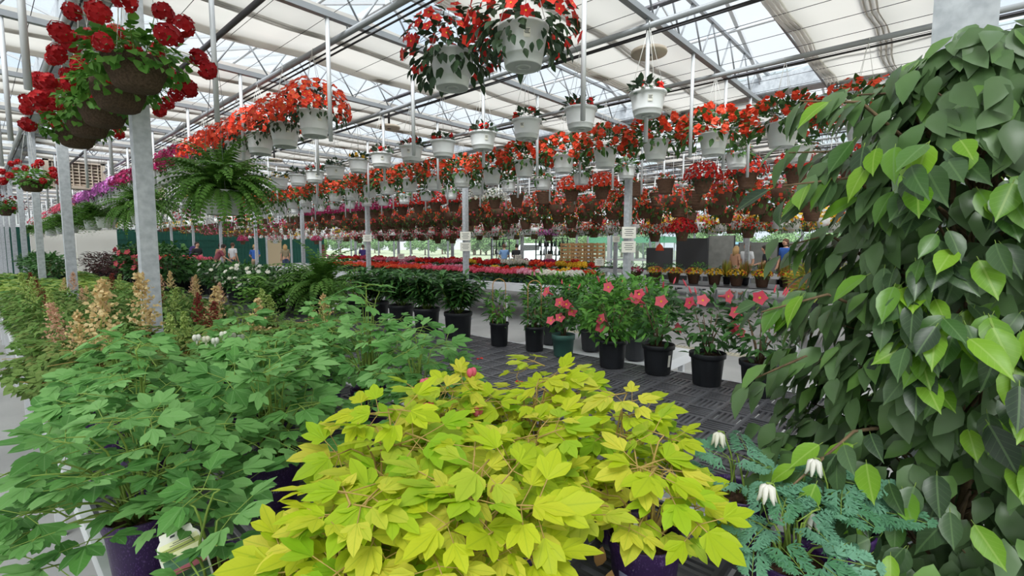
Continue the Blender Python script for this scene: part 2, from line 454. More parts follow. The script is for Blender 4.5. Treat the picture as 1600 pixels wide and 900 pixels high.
# ---- roof: rafters, panes, ridge, purlins, gutters
rise = 1.15
sl = math.hypot(3.2, rise); ang = math.atan2(rise, 3.2)
raft = boxm('roof_rafter', (sl, .04, .05), 'steel_light')
pane = boxm('roof_pane', (sl - .06, SP - .05, .006), 'clear_glass')
barm = boxm('glazing_bar', (sl, .018, .03), 'steel_light')
for b in range(4):
    xc = (XG[b] + XG[b + 1]) / 2
    for t in range(-3, NT - 1):
        y = t * SP
        for sg in (-1, 1):
            loc = (xc + sg * 1.6, y, ZC + .25 + rise / 2)
            struct('roof_rafter', raft, loc, (0, sg * ang, 0))
            p = struct('roof_pane', pane, (loc[0], y + SP / 2, loc[2]), (0, sg * ang, 0))
            obj('glazing_bar', barm, p, (0, -SP / 6, .01)); obj('glazing_bar', barm, p, (0, SP / 6, .01))
    struct('roof_ridge', boxm('roof_ridge', (.08, Y1 - Y0, .1), 'steel_light', (xc, (Y0 + Y1) / 2, ZC + .25 + rise)))
    for k, dx in enumerate((-2.1, -1.05, 1.05, 2.1)):
        struct('roof_purlin', tubem('roof_purlin', [(xc + dx, Y0, ZC + .2 + rise * (1 - abs(dx) / 3.2)), (xc + dx, Y1, ZC + .2 + rise * (1 - abs(dx) / 3.2))], .018, 'steel_light', 6))
g = MB(); g.mat('galvanised')
for d in ((0, 0, .26, .02), (-.13, .1, .015, .2), (.13, .1, .015, .2)): g.box((d[0], (Y0 + Y1) / 2, d[1]), (d[2], Y1 - Y0, d[3]))
gut = g.mesh('gutter', smooth=False)
for x in XG: struct('gutter', gut, (x, 0, ZC + .1))
# ---- shade curtains: one per truss interval and bay, with a loose fold in the middle and the gathered edge
cv = MB(); cv.mat('shade_cloth')
prof = [(.03, 0), (.28, -.015), (.50, -.03)]
for i in range(6): prof += [(.505 + i * .02, -.045 + (.03 if i % 2 else 0)), (.49 + i * .02, -.055 + (.03 if i % 2 else 0))]
prof += [(.64, -.03), (.88, -.02), (1.06, -.025)]
for i in range(7): prof += [(1.07 + i * .018, -.05 + (.045 if i % 2 else 0)), (1.06 + i * .018, -.065 + (.045 if i % 2 else 0))]
NX = 16
for i in range(NX + 1):
    x = -3.15 + 6.3 * i / NX
    for (py, pz) in prof:
        wob = .02 * sin(i * 1.7 + py * 4) * (py > .3)
        cv.v.append((x, py + wob, pz - .02 * abs(sin(i * pi / 4))))
k = len(prof)
for i in range(NX):
    for j in range(k - 1): cv.face([i * k + j, (i + 1) * k + j, (i + 1) * k + j + 1, i * k + j + 1])
curt = cv.mesh('curtain')
tubee = tubem('leading_tube', [(-3.15, 1.20, -.03), (3.15, 1.20, -.03)], .014, 'steel_grey', 6)
for b in range(4):
    xc = (XG[b] + XG[b + 1]) / 2
    for t in range(-3, NT - 1):
        c = struct('shade_curtain', curt, (xc, t * SP + .02, ZC + .1)); c.scale = (1, 1, 1)
        obj('leading_tube', tubee, c)
wire = tubem('curtain_wire', [(0, Y0, 0), (0, Y1, 0)], .0028, 'cable_black', 4)
x = XG[0] + .2
while x < XG[-1]:
    struct('curtain_wire', wire, (x, 0, ZC + .035)); x += .42
# ---- pipes along the bays
for x, z, r_, mt in ((1.6, 3.5, .024, 'pipe_dark'), (4.05, 3.66, .024, 'pipe_dark'), (6.15, 3.6, .024, 'pipe_dark'), (8.9, 3.66, .022, 'pipe_dark'), (12.2, 3.66, .022, 'pipe_dark'), (-.4, 3.4, .024, 'steel_light'), (-1.3, 3.4, .024, 'steel_light')):
    struct('ceiling_pipe', tubem('ceiling_pipe', [(x, -1.5, z), (x, Y1, z)], r_, mt, 8))
# ---- columns
colm = MB(); colm.mat('galvanised'); colm.box((0, 0, 1.83), (.095, .095, 3.66)); colm.box((0, 0, .01), (.2, .2, .02)); cme = colm.mesh('column', smooth=False)
for ix, x in enumerate(XG[1:4]):
    for t in range(1, 10): struct('column', cme, (x, t * 3.9, 0))
struct('column', boxm('column', (.166, .166, 3.66), 'galvanised', (0, 0, 1.83)), (2.36, .0, 0))
# ---- end wall: ribbed green panels, white panels, polycarbonate above
rib = MB(); rib.mat('wall_green')
rib.box((0, 0, 1.35), (1.94, .04, 2.7))
for i in range(6): rib.box((0, -.03, .25 + i * .45), (1.94, .03, .05))
for i in range(8): rib.box((-.85 + i * .243, -.03, 1.35), (.03, .025, 2.7))
ribg = rib.mesh('wall_panel', smooth=False)
wp = MB(); wp.mat('wall_white'); wp.box((0, 0, 1.35), (1.94, .04, 2.7)); ribw = wp.mesh('wall_panel', smooth=False)
wb = sroot('wall_back', (0, Y1, 0))
x = XG[0] + .97; i = 0
while x < XG[-1]:
    wh = 2.0 < x < 5.9
    obj('wall_panel', ribw if wh else ribg, wb, (x, 0, 0)); x += 1.95
up = boxm('upper_panel', (1.9, .03, 2.2), 'polycarbonate'); mul = boxm('mullion', (.06, .06, 2.4), 'steel_light')
x = XG[0] + .97
while x < XG[-1]:
    obj('upper_panel', up, wb, (x, .02, 3.82)); obj('mullion', mul, wb, (x - .97, -.02, 3.9)); x += 1.95
for z in (2.75, 3.35, 3.9): obj('wall_rail', boxm('wall_rail', (XG[-1] - XG[0], .05, .05), 'steel_light'), wb, ((XG[-1] + XG[0]) / 2, -.05, z))
d1 = sroot('door_1', (15.6, Y1 - .08, 0)); obj('door_panel', boxm('door_panel', (1.1, .05, 2.1), 'tan_door', (0, 0, 1.05)), d1); obj('door_handle', boxm('door_handle', (.05, .06, .14), 'steel_grey'), d1, (.45, -.05, 1.05))
# ---- left side wall and right side wall, glazed
def side_wall(name, x, panes):
    w = sroot(name, (x, 0, 0))
    obj('wall_base', boxm('wall_base', (.12, Y1 - Y0, .25), 'concrete', (0, (Y0 + Y1) / 2, .125)), w)
    pg = boxm('pane', (.012, SP - .08, 3.2), panes, (0, 0, 1.85)); pm = boxm('post', (.08, .08, 3.5), 'steel_grey', (0, 0, 1.75))
    y = Y0
    while y < Y1 - .1:
        obj('post', pm, w, (0, y, 0)); obj('pane', pg, w, (0, y + SP / 2, 0)); y += SP
    for z in (.28, 2.2, 3.45): obj('wall_rail', boxm('wall_rail', (.06, Y1 - Y0, .05), 'steel_grey', (0, (Y0 + Y1) / 2, z)), w)
side_wall('wall_left', XG[0], 'polycarbonate'); side_wall('wall_right', XG[-1], 'clear_glass')
brace = tubem('brace', [(0, 0, .3), (0, 3.6, 3.4)], .025, 'pipe_dark', 6)
for y in (.2, 3.9): struct('wall_brace', brace, (XG[-1] - .12, y, 0))
# sliding glass doors in the side wall
d2 = sroot('door_2', (XG[-1] - .12, 10.6, 0))
for k in range(4):
    y = -2.4 + k * 1.2
    for yy in (y, y + 1.12): obj('stile', boxm('stile', (.06, .08, 2.5), 'steel_light', (0, 0, 1.25)), d2, (0, yy, 0))
    for z in (.06, 1.0, 2.46): obj('cross_rail', boxm('cross_rail', (.05, 1.12, .08), 'steel_light'), d2, (0, y + .56, z))
    obj('pane', boxm('pane', (.012, 1.05, 2.35), 'clear_glass'), d2, (0, y + .56, 1.25))
# ---- louvred heater boxes hung at the far truss
for k, (x, y) in enumerate(((1.72, 15.6), (3.35, 17.55))):
    t = thing('louvered_heater', ('louvred tan heater box under the roof, nearer the first galvanised post', 'louvred tan heater box partly behind the first galvanised post')[k], 'heater', (x, y, 3.02))
    f = MB(); f.mat('louver_tan')
    for dx in (-.5, .5): f.box((dx, 0, .28), (.08, .34, .66))
    for dz in (-.02, .58): f.box((0, 0, dz), (1.08, .34, .07))
    obj('casing', f.mesh('casing', smooth=False), t); obj('back_plate', boxm('back_plate', (.94, .04, .54), 'louver_dark'), t, (0, .12, .28))
    sm_ = boxm('louver_slat', (.94, .1, .018), 'louver_tan'); vm = boxm('grille_bar', (.02, .03, .54), 'louver_tan')
    for i in range(7): obj('louver_slat', sm_, t, (0, -.08, .06 + i * .075), (RAD(35), 0, 0))
    for i in range(8): obj('grille_bar', vm, t, (-.4 + i * .115, -.13, .28))
    for dx in (-.42, .42): obj('hanger_rod', tubem('hanger_rod', [(0, 0, 0), (0, 0, -.05 + .0)], .012, 'steel_grey', 6) if 0 else tubem('hanger_rod', [(dx, 0, .6), (dx, 0, .5)], .012, 'steel_grey', 6), t)
# ---- round discs of the basket conveyor
dsk = MB(); dsk.mat('louver_tan'); dsk.mat('louver_dark')
dsk.lathe([(.03, .045), (.06, .04), (.15, .02), (.155, 0), (.15, -.012), (.06, -.016), (.03, -.016)], 28, 0)
dsk.disc(.03, .045, 28, 1); dsk.disc(.03, -.017, 28, 1, False); dme = dsk.mesh('wheel')
for k, (x, y) in enumerate(((4.02, 2.02), (4.02, 5.95), (4.02, 9.85))):
    t = thing('conveyor_wheel', 'round grey disc under the ceiling pipe, %s from the near end' % nth(k), 'disc', (x, y, 3.27))
    obj('wheel', dme, t); obj('axle', tubem('axle', [(0, 0, .02), (0, 0, .3)], .015, 'cable_black', 6), t)

# ---- hanging rails
RAILS = dict(A=.60, F=1.6, B=2.24, C=3.83, D=5.4, E=7.0, G=7.9, H=9.1, I=10.3, J=11.5, K=12.7, L=14.3, N=16.0)
RZ = 3.41
for k, x in RAILS.items():
    if k == 'F': continue
    r = sroot('hanging_rail', (x, 0, RZ))
    obj('rail_tube', tubem('rail_tube', [(0, -1.2, 0), (0, 38, 0)], .026, 'steel_grey' if k != 'A' else 'steel_light', 8), r)
    obj('drive_cable', tubem('drive_cable', [(.03, -1.2, -.045), (.03, 38, -.045)], .008, 'cable_black', 5), r)
    if k != 'A': obj('hose', tubem('hose', [(.12, -1.2, -.02), (.12, 38, -.02)], .009, 'cable_black', 5), r)
    # the rail's hangers reach the truss chords
    hg = tubem('rail_hanger', [(0, 0, 0), (0, 0, .1)], .008, 'steel_grey', 5)
    for t in range(0, NT - 1): obj('rail_hanger', hg, r, (0, t * SP, 0))

# ================================================================== benches
TS = .15
def tile_geo(mb, cx, cy, z, turn):
    """one grid tile: rim and four slats with open slots"""
    h = TS / 2; t = .018
    def bar(x0, x1, y0, y1):
        if turn: x0, x1, y0, y1 = y0, y1, x0, x1
        b = len(mb.v)
        for zz in (z - t, z):
            for (x, y) in ((x0, y0), (x1, y0), (x1, y1), (x0, y1)): mb.v.append((cx + x, cy + y, zz))
        q = (lambda f: f[::-1]) if turn else (lambda f: f)
        for f in ((4, 5, 6, 7), (0, 1, 5, 4), (1, 2, 6, 5), (2, 3, 7, 6), (3, 0, 4, 7)): mb.face(q([b + i for i in f]))
    bar(-h, h, -h, -h + .012); bar(-h, h, h - .012, h); bar(-h, -h + .012, -h + .012, h - .012); bar(h - .012, h, -h + .012, h - .012)
    for i in range(4):
        x = -h + .012 + (i + 1) * (TS - .024) / 5
        bar(x - .0065, x + .0065, -h + .012, h - .012)
tms = []
for turn in (0, 1):
    m = MB(); m.mat('black_plastic'); tile_geo(m, 0, 0, 0, turn); tms.append(m.mesh('bench_tile', smooth=False))
def grid_bench(label, x0, x1, y0, y1, z, near, leg_step=1.9, group=None):
    """white metal frame on legs carrying black grid tiles; the nearest tiles are single parts"""
    b = thing('plant_bench', label, 'bench', (x0, y0, 0))
    w, l = x1 - x0, y1 - y0
    f = MB(); f.mat('white_metal')
    for xx in (.015, w - .015): f.box((xx, l / 2, z - .03), (.03, l, .056))
    for yy in (.015, l - .015): f.box((w / 2, yy, z - .03), (w, .03, .056))
    k = max(1, int(l / 1.2))
    for i in range(1, k): f.box((w / 2, i * l / k, z - .045), (w, .03, .03))
    obj('bench_frame', f.mesh('bench_frame', smooth=False), b)
    lg = boxm('leg', (.04, .04, z - .055), 'white_metal', (0, 0, (z - .055) / 2))
    n = max(1, round(l / leg_step))
    for i in range(n + 1):
        for xx in (.05, w - .05): obj('leg', lg, b, (xx, .06 + i * (l - .12) / n, 0))
    nx, ny = int((w - .06) / TS), int((l - .06) / TS)
    sx, sy = (w - .06) / (nx * TS), (l - .06) / (ny * TS)
    fm = MB(); fm.mat('black_plastic'); cnt = 0
    for j in range(ny):
        for i in range(nx):
            cx, cy = .03 + (i + .5) * TS * sx, .03 + (j + .5) * TS * sy
            if cnt < near:
                obj('bench_tile', tms[(i + j) % 2], b, (cx, cy, z), sc=(sx, sy, 1)); cnt += 1
            else: tile_geo(fm, cx, cy, z, (i + j) % 2)
    if fm.f: stuff(obj('bench_tiles', fm.mesh('bench_tiles', smooth=False), b))
    return b
BZ = .75
grid_bench('near white-edged bench with black grid top under the yellow and green plants', .17, 1.52, .06, 3.62, BZ, 216)
grid_bench('white-edged bench with black grid top under the farther astilbes', .17, 1.52, 4.15, 7.4, BZ, 0)
grid_bench('white-edged bench with black grid top under the nearest hostas', .17, 1.52, 8.05, 11.4, BZ, 0)
grid_bench('white-edged bench with black grid top beyond the hostas', .17, 1.52, 11.95, 18.5, BZ, 0)
grid_bench('long bench with open black grid top carrying the black nursery pots', 1.58, 3.18, .36, 9.0, BZ, 300)
grid_bench('far continuation of the black grid bench under the round shrubs', 1.7, 3.4, 9.2, 18.5, BZ, 0)

def tray_bench(label, x0, x1, y0, y1, z, edge_trays=True, top='white_plastic', legs='white_metal', step=1.5):
    b = thing('display_bench', label, 'bench', (x0, y0, 0)); w, l = x1 - x0, y1 - y0
    f = MB(); f.mat(legs)
    for xx in (.02, w - .02): f.box((xx, l / 2, z - .09), (.04, l, .06))
    for yy in (.02, l - .02): f.box((w / 2, yy, z - .09), (w, .04, .06))
    obj('bench_frame', f.mesh('bench_frame', smooth=False), b)
    obj('bench_top', boxm('bench_top', (w, l, .03), top, (w / 2, l / 2, z - .045)), b)
    if edge_trays:
        tr = MB(); tr.mat('white_plastic')
        tr.box((.2, 0, .005), (.4, .52, .01))
        for yy in (-.26, .26): tr.box((.2, yy, .02), (.4, .012, .04))
        for xx in (0, .4): tr.box((xx, 0, .02), (.012, .52, .04))
        for q in range(5): tr.box((.2, -.19 + q * .095, .016), (.38, .012, .022))
        tm = tr.mesh('plant_tray', smooth=False); n = int(l / .54)
        for i in range(n): obj('plant_tray', tm, b, (.005, .27 + i * l / n, z - .028))
    lg = boxm('leg', (.05, .05, z - .06), legs, (0, 0, (z - .06) / 2)); n = max(1, round(l / step))
    for i in range(n + 1):
        for xx in (.12, w - .12): obj('leg', lg, b, (xx, .1 + i * (l - .2) / n, 0))
    return b
tray_bench('long white tray bench of bright geraniums', 7.42, 9.3, 5.3, 21.0, .8)
tray_bench('white tray bench of red flowers behind the geranium bench', 10.0, 11.6, 6.6, 23.0, .8)
tray_bench('black-topped bench on white legs with yellow flower pots', 12.6, 14.2, 2.35, 7.3, .62, False, 'black_plastic', step=1.2)
tray_bench('low white bench beneath the glossy green bushes', 3.7, 4.75, 1.8, 3.35, .6, False)
tray_bench('far white bench of dark green seedlings', 15.0, 16.4, 3.0, 24.0, .8)

# ================================================================== pots
def pot_mesh(kind):
    m = MB()
    if kind == 'purple':
        m.mat('pot_purple')
        m.lathe([(0, 0), (.066, 0), (.069, .004), (.081, .128), (.084, .13), (.0845, .138), (.0865, .14), (.089, .163), (.0885, .168), (.085, .168), (.083, .15), (.081, .13)], 36)
    elif kind == 'nursery':
        m.mat('pot_black')
        m.lathe([(0, 0), (.078, 0), (.082, .006), (.096, .165), (.098, .17), (.107, .172), (.109, .198), (.106, .202), (.101, .2), (.098, .17)], 48, 0, (4, .025, 2, 3))
    elif kind == 'big':
        m.mat('pot_black')
        m.lathe([(0, 0), (.108, 0), (.112, .006), (.125, .2), (.133, .205), (.135, .235), (.131, .24), (.125, .235), (.122, .2)], 48, 0, (4, .02, 2, 3))
    elif kind == 'slim':
        m.mat('pot_black')
        m.lathe([(0, 0), (.066, 0), (.07, .006), (.078, .18), (.084, .182), (.085, .2), (.081, .203), (.077, .18)], 32)
    elif kind == 'green':
        m.mat('pot_green')
        m.lathe([(0, 0), (.07, 0), (.073, .006), (.083, .13), (.09, .133), (.092, .17), (.088, .173), (.083, .15)], 32)
    elif kind == 'planter':
        m.mat('pot_brown'); m.lathe([(0, 0), (.125, 0), (.13, .006), (.17, .24), (.18, .245), (.182, .28), (.176, .284), (.165, .26)], 28)
    elif kind == 'large':
        m.mat('pot_black'); m.lathe([(0, 0), (.13, 0), (.135, .01), (.16, .3), (.17, .305), (.172, .34), (.166, .344), (.158, .32)], 36)
    return m.mesh('pot')
POT = {k: pot_mesh(k) for k in ('purple', 'nursery', 'big', 'slim', 'green', 'planter', 'large')}
SOIL = {}
for k, (r_, z_) in dict(purple=(.082, .145), nursery=(.099, .18), big=(.124, .215), slim=(.077, .182), green=(.084, .15), planter=(.168, .262), large=(.159, .32)).items():
    m = MB(); m.mat('soil'); q = random.Random(3); n = 20; m.v.append((0, 0, z_ + .01))
    for ring in (.5, 1.0):
        for j in range(n): m.v.append((r_ * ring * cos(2 * pi * j / n), r_ * ring * sin(2 * pi * j / n), z_ + (q.uniform(0, .008) if ring < 1 else 0)))
    for j in range(n):
        m.face([0, 1 + j, 1 + (j + 1) % n]); m.face([1 + j, 1 + n + j, 1 + n + (j + 1) % n, 1 + (j + 1) % n])
    SOIL[k] = m.mesh('soil')

# ================================================================== lobed compound leaves (bleeding heart)
def lobed(mb, p, d, n, L, rng, mi=0, uv=True, spread=1.0):
    """a leaflet of three to five pointed lobes running together at its base"""
    sd = n.cross(d).normalized()
    lobes = [(0, 1.05, .37), (.58, .8, .30), (-.58, .8, .30)]
    if rng.random() < .6: lobes += [(1.02, .46, .22), (-1.02, .46, .22)]
    for a, l, w in lobes:
        a = a * spread + rng.uniform(-.08, .08); dd = (d * cos(a) + sd * sin(a)).normalized()
        tl = (n + V((rng.uniform(-.12, .12), rng.uniform(-.12, .12), 0))).normalized()
        mb.leaf(p, dd, tl, L * l * rng.uniform(.9, 1.08), L * w * rng.uniform(.9, 1.1) * 1.25, P_LOBE, .2, rng.uniform(.0, .2), rng.uniform(-.04, .04), mi, uv)
def compound_leaf(mat, seed, s=1.0, stem='stem_green', five=False):
    """petiole, two side groups and one end group; origin at the foot of the petiole, blade towards +y, face +z"""
    rng = random.Random(seed); m = MB(); g = m.mat(mat); k = m.mat(stem)
    L = .056 * s; pl = .05 * s
    end = V((0, pl, .008 * s)); m.tube([(0, 0, 0), (0, pl * .6, .006 * s), end], [.0016, .0013, .001], 5, k)
    lobed(m, end, V((0, 1, 0)).normalized(), UP, L * 1.15, rng, g)
    for sx in (-1, 1):
        a = RAD(rng.uniform(62, 82)) * sx
        q = end * .62 + V((sin(a), cos(a), .1)) * .04 * s
        m.tube([end * .6, q], .0009, 4, k, False)
        lobed(m, q, V((sin(a), cos(a), .02)).normalized(), (UP + V((sx * .1, 0, 0))).normalized(), L * rng.uniform(.85, 1), rng, g)
    return m.mesh('leaf')
BH = [compound_leaf('leaf_bleeding_heart', 10 + i, 1.0) for i in range(7)]
YE = [compound_leaf('leaf_yellow', 30 + i, 1.0, 'stem_orange') for i in range(7)]
def fine_leaf(seed):
    """finely cut grey-green leaf"""
    rng = random.Random(seed); m = MB(); g = m.mat('leaf_fern_dicentra'); k = m.mat('stem_green')
    m.tube([(0, 0, 0), (0, .1, .01), (0, .17, 0)], [.0016, .001, .0006], 5, k)
    for i in range(5):
        y = .045 + i * .027; w = .055 * (1 - i * .13)
        for sx in ((-1, 1) if i < 4 else (0,)):
            for q in range(5):
                a = sx * .9 + (q - 2) * .42 + rng.uniform(-.1, .1)
                b0 = V((sx * .012, y, .008))
                dd = V((sin(a), cos(a), rng.uniform(-.1, .12))).normalized()
                m.leaf(b0, dd, UP, w * rng.uniform(.7, 1), .0075, P_LONG, .1, .2, rng.uniform(-.1, .1), g)
                e = b0 + dd * w * .45
                for s2 in (-1, 1):
                    m.leaf(e, (dd + V((dd.y, -dd.x, 0)) * .8 * s2).normalized(), UP, w * .45, .0055, P_LONG, .1, .2, rng.uniform(-.1, .1), g)
    return m.mesh('leaf')
FD = [fine_leaf(50 + i) for i in range(4)]

def leafy_plant(name, label, cat, loc, leaves, n, R, H, rng, potkind='purple', lsc=(.8, 1.15), stem='stem_green', lean=(0, 0), group=None, hole=None, flat=.55, hmin=.25, low=0):
    """plant in a pot: stems from the soil, each leaf a part, blades facing up and outward"""
    t = thing(name, label, cat, loc, 0, group)
    obj('pot', POT[potkind], t, rot=(0, 0, rng.uniform(0, 6)))
    obj('soil', SOIL[potkind], t)
    z0 = {'purple': .15, 'nursery': .185, 'big': .22}[potkind]
    sm = MB(); sm.mat(stem)
    ga = 2.39996; off = rng.uniform(0, 6)
    tov = V((-loc[0], -loc[1], 0)).normalized()          # the aisle side, where the light comes from
    for i in range(n + low):
        u = (min(i, n - 1) + .5) / n
        a = off + i * ga + rng.uniform(-.3, .3)
        rr = R * math.sqrt(u) * rng.uniform(.8, 1.1)
        hh = H * (1 - .55 * u ** 1.3) * rng.uniform(hmin + .35, 1.08 + max(0, .25 - hmin) * .9)
        if i % 4 == 3: hh *= .62; rr *= .85
        if i >= n: hh = H * rng.uniform(-.1, .45); rr = R * rng.uniform(.75, 1.15)
        out = V((cos(a), sin(a), 0))
        p = V((lean[0] * hh / H, lean[1] * hh / H, z0 + hh)) + out * rr
        yaw = a + rng.uniform(-.7, .7)
        d = V((cos(yaw), sin(yaw), rng.uniform(-.28, .3))).normalized()
        nn = (UP + out * flat * rng.uniform(-.3, .9) + tov * rng.uniform(.1, .75) + V((rng.uniform(-.3, .3), rng.uniform(-.3, .3), 0))).normalized()
        s = rng.uniform(*lsc) * (1 if i % 4 != 3 else .8)
        q = p - d * .06 * s
        obj('leaf', rng.choice(leaves), t, mtx=frame(q, d, nn, s))
        if i % 2 == 0 or rng.random() < .35:
            b0 = V((cos(a) * .03, sin(a) * .03, z0 - .01))
            cc = V((q.x * .35, q.y * .35, z0 + (q.z - z0) * .95 + .02)); sm.tube([b0 * (1 - w) ** 2 + cc * (2 * w * (1 - w)) + q * w * w for w in (0, .25, .5, .75, 1)], [.0034, .003, .0026, .002, .0015], 5)
    stuff(obj('stems', sm.mesh('stems'), t))
    return t

# little heart-shaped flower on a drooping stalk, and the white long-spurred one
def heart_flower(mat, s=1.0):
    m = MB(); g = m.mat(mat); k = m.mat('petal_white')
    for sx in (-1, 1):
        m.lathe([(0, .0), (.005 * s, -.002 * s), (.0075 * s, -.009 * s), (.006 * s, -.016 * s), (.002 * s, -.021 * s), (0, -.022 * s)], 8, g, c=(sx * .005 * s, 0, 0))
    m.lathe([(.0028 * s, -.018 * s), (.0032 * s, -.026 * s), (.001 * s, -.031 * s)], 6, k)
    return m.mesh('flower')
HF = {c: heart_flower(c) for c in ('petal_white', 'petal_pink')}
def spur_cluster(seed):
    rng = random.Random(seed); m = MB(); g = m.mat('petal_white')
    for i in range(6):
        a = i * 1.05 + rng.uniform(-.2, .2); o = V((cos(a), sin(a), 0)) * .008
        m.tube([o * .2, o + V((0, 0, -.006)), o * 1.3 + V((0, 0, -.02)), o * 1.9 + V((0, 0, -.03))], [.002, .0048, .004, .0016], 6, g)
    return m.mesh('flower_cluster')
SPUR = [spur_cluster(i) for i in range(3)]

# ---- tags stuck in pots
def tag_mesh():
    m = MB(); wv = m.mat('paper'); gr = m.mat('paper_green'); cre = m.mat('paper_cream'); ph = m.mat('tag_photo'); dk = m.mat('print_dark')
    N = 14; W = .036; H = .15
    def pt(u, x, off=0):
        a = u * 1.0; return (x, .05 * (1 - cos(a)) * 2 - off * cos(a * .6), H * u - .02 * u * u)
    for i in range(N):
        u0, u1 = i / N, (i + 1) / N
        b = len(m.v); ww = W if i < N - 2 else W * (.94 if i == N - 2 else .75); w1 = W if i + 1 < N - 2 else W * (.94 if i + 1 == N - 2 else .72)
        for u, w_ in ((u0, ww), (u1, w1)):
            for x in (-w_, -w_ * .9, w_ * .9, w_): m.v.append(pt(u, x))
        mid = ph if i < 9 else cre if i < 10 else gr if i < 11 else cre if i < 12 else wv
        for a in range(3):
            m.face([b + a, b + a + 1, b + 4 + a + 1, b + 4 + a], wv if a != 1 else mid, .15 * ((i * 7) % 6))
    # small lines of print
    for (u, x0, x1) in ((.745, -.024, .022), (.80, -.016, .02), (.825, -.01, .02)):
        b = len(m.v); m.v += [pt(u, x0, .0006), pt(u, x1, .0006), pt(u + .008, x1, .0006), pt(u + .008, x0, .0006)]; m.face([b, b + 1, b + 2, b + 3], dk)
    for (u, x0) in ((.91, -.012), (.915, .004)):
        b = len(m.v); m.v += [pt(u, x0, .0006), pt(u, x0 + .008, .0006), pt(u + .03, x0 + .01, .0006), pt(u + .03, x0 + .002, .0006)]; m.face([b, b + 1, b + 2, b + 3], dk)
    return m.mesh('plant_tag', smooth=False)
TAG = tag_mesh()

# ---- lettering that follows the round wall of a purple pot
def pot_text(body, size, az, z, parent, shear=.35, R=.0815):
    cu = bpy.data.curves.new('lettering', 'FONT'); cu.body = body; cu.size = size; cu.shear = shear; cu.align_x = 'CENTER'; cu.resolution_u = 3
    o = bpy.data.objects.new('lettering', cu); COL.objects.link(o)
    dg = bpy.context.evaluated_depsgraph_get(); me = bpy.data.meshes.new_from_object(o.evaluated_get(dg)); bpy.data.objects.remove(o)
    for v in me.vertices:
        x, y = v.co.x, v.co.y; zz = z + y; rr = R - (.14 - zz) * .094 + .0012
        a = az + x / rr; v.co = (rr * cos(a), rr * sin(a), zz)
    me.materials.clear(); me.materials.append(MATS['print_grey_blue'])
    obj('lettering', me, parent)
def pot_label(parent, az, z0, z1, wd, mat='print_grey_blue', R=.0815):
    m = MB(); m.mat(mat); N = 6
    for i in range(N + 1):
        a = az + wd * (i / N - .5)
        for z in (z0, z1):
            rr = R - (.14 - z) * .094 + .001; m.v.append((rr * cos(a), rr * sin(a), z))
    for i in range(N): m.face([2 * i, 2 * i + 2, 2 * i + 3, 2 * i + 1])
    obj('pot_label', m.mesh('pot_label'), parent)

# ================================================================== foreground plants
rng = random.Random(11)
YP = [((1.03, .50), 29, 0.22, .22, 'yellow-leaved bleeding heart in a speckled purple pot with a tag beside the ferny plants', (.02, .0)),
      ((.93, .77), 46, 0.21, .26, 'yellow-leaved bleeding heart in a purple pot directly behind the tagged purple pot', (0, .0)),
      ((.67, .72), 54, 0.24, .25, 'yellow-leaved bleeding heart in the front middle of the yellow group', (0, 0)),
      ((.40, .80), 54, 0.19, .23, 'yellow-leaved bleeding heart at the near left end of the yellow group', (.06, 0)),
      ((.66, 1.0), 54, 0.22, .27, 'yellow-leaved bleeding heart in the middle of the yellow group', (0, 0)),
      ((1.17, .97), 54, 0.25, .30, 'tallest yellow-leaved bleeding heart next to the open grid', (.04, 0)),
      ((1.22, .68), 22, 0.18, .27, 'yellow-leaved bleeding heart reaching over the bench joint', (.04, -.02)),
      ((.95, 1.12), 51, 0.22, .28, 'yellow-leaved bleeding heart with pink buds beside the green ones', (0, 0))]
for (x, y), n, R, H, lab, lean in YP:
    t = leafy_plant('bleeding_heart', lab, 'plant', (x, y, BZ), YE, n, R, H * .86, rng, lsc=(.95, 1.6), hmin=.02, lean=lean, stem='stem_orange')
    az = math.atan2(-y, -x)
    if 'tag beside' in lab:
        for q, (dx, dy, dz) in enumerate(((-.098, .03, .11), (-.1, .05, .06), (-.09, .06, .15), (.02, -.03, .158))):
            dm_ = MB(); dm_.mat('leaf_dry'); dm_.leaf(V((0, 0, 0)), V((-.25, .1, -1)).normalized() if q < 3 else V((1, .3, .2)).normalized(), V((-1, -.6, .1)).normalized() if q < 3 else UP, .06, .03, P_OV, .5, .4, q * .3); obj('dry_leaf', dm_.mesh('dry_leaf'), t, (dx, dy, dz))
        obj('plant_tag', TAG, t, (-.06, -.03, .115), (RAD(-12), RAD(8), az + pi / 2 + .4), .72)
        pot_text('O', .05, az + .12, .068, t); pot_text('am', .028, az + .85, .078, t); pot_label(t, az - .62, .03, .1, .32)
    elif 'directly behind' in lab: pot_text('ge', .036, az - .05, .07, t)
    if 'pink buds' in lab:
        for q in range(4): obj('flower', HF['petal_pink'], t, (.1 * cos(q * 1.7), .1 * sin(q * 1.7), .46 - .03 * q), sc=1.5)
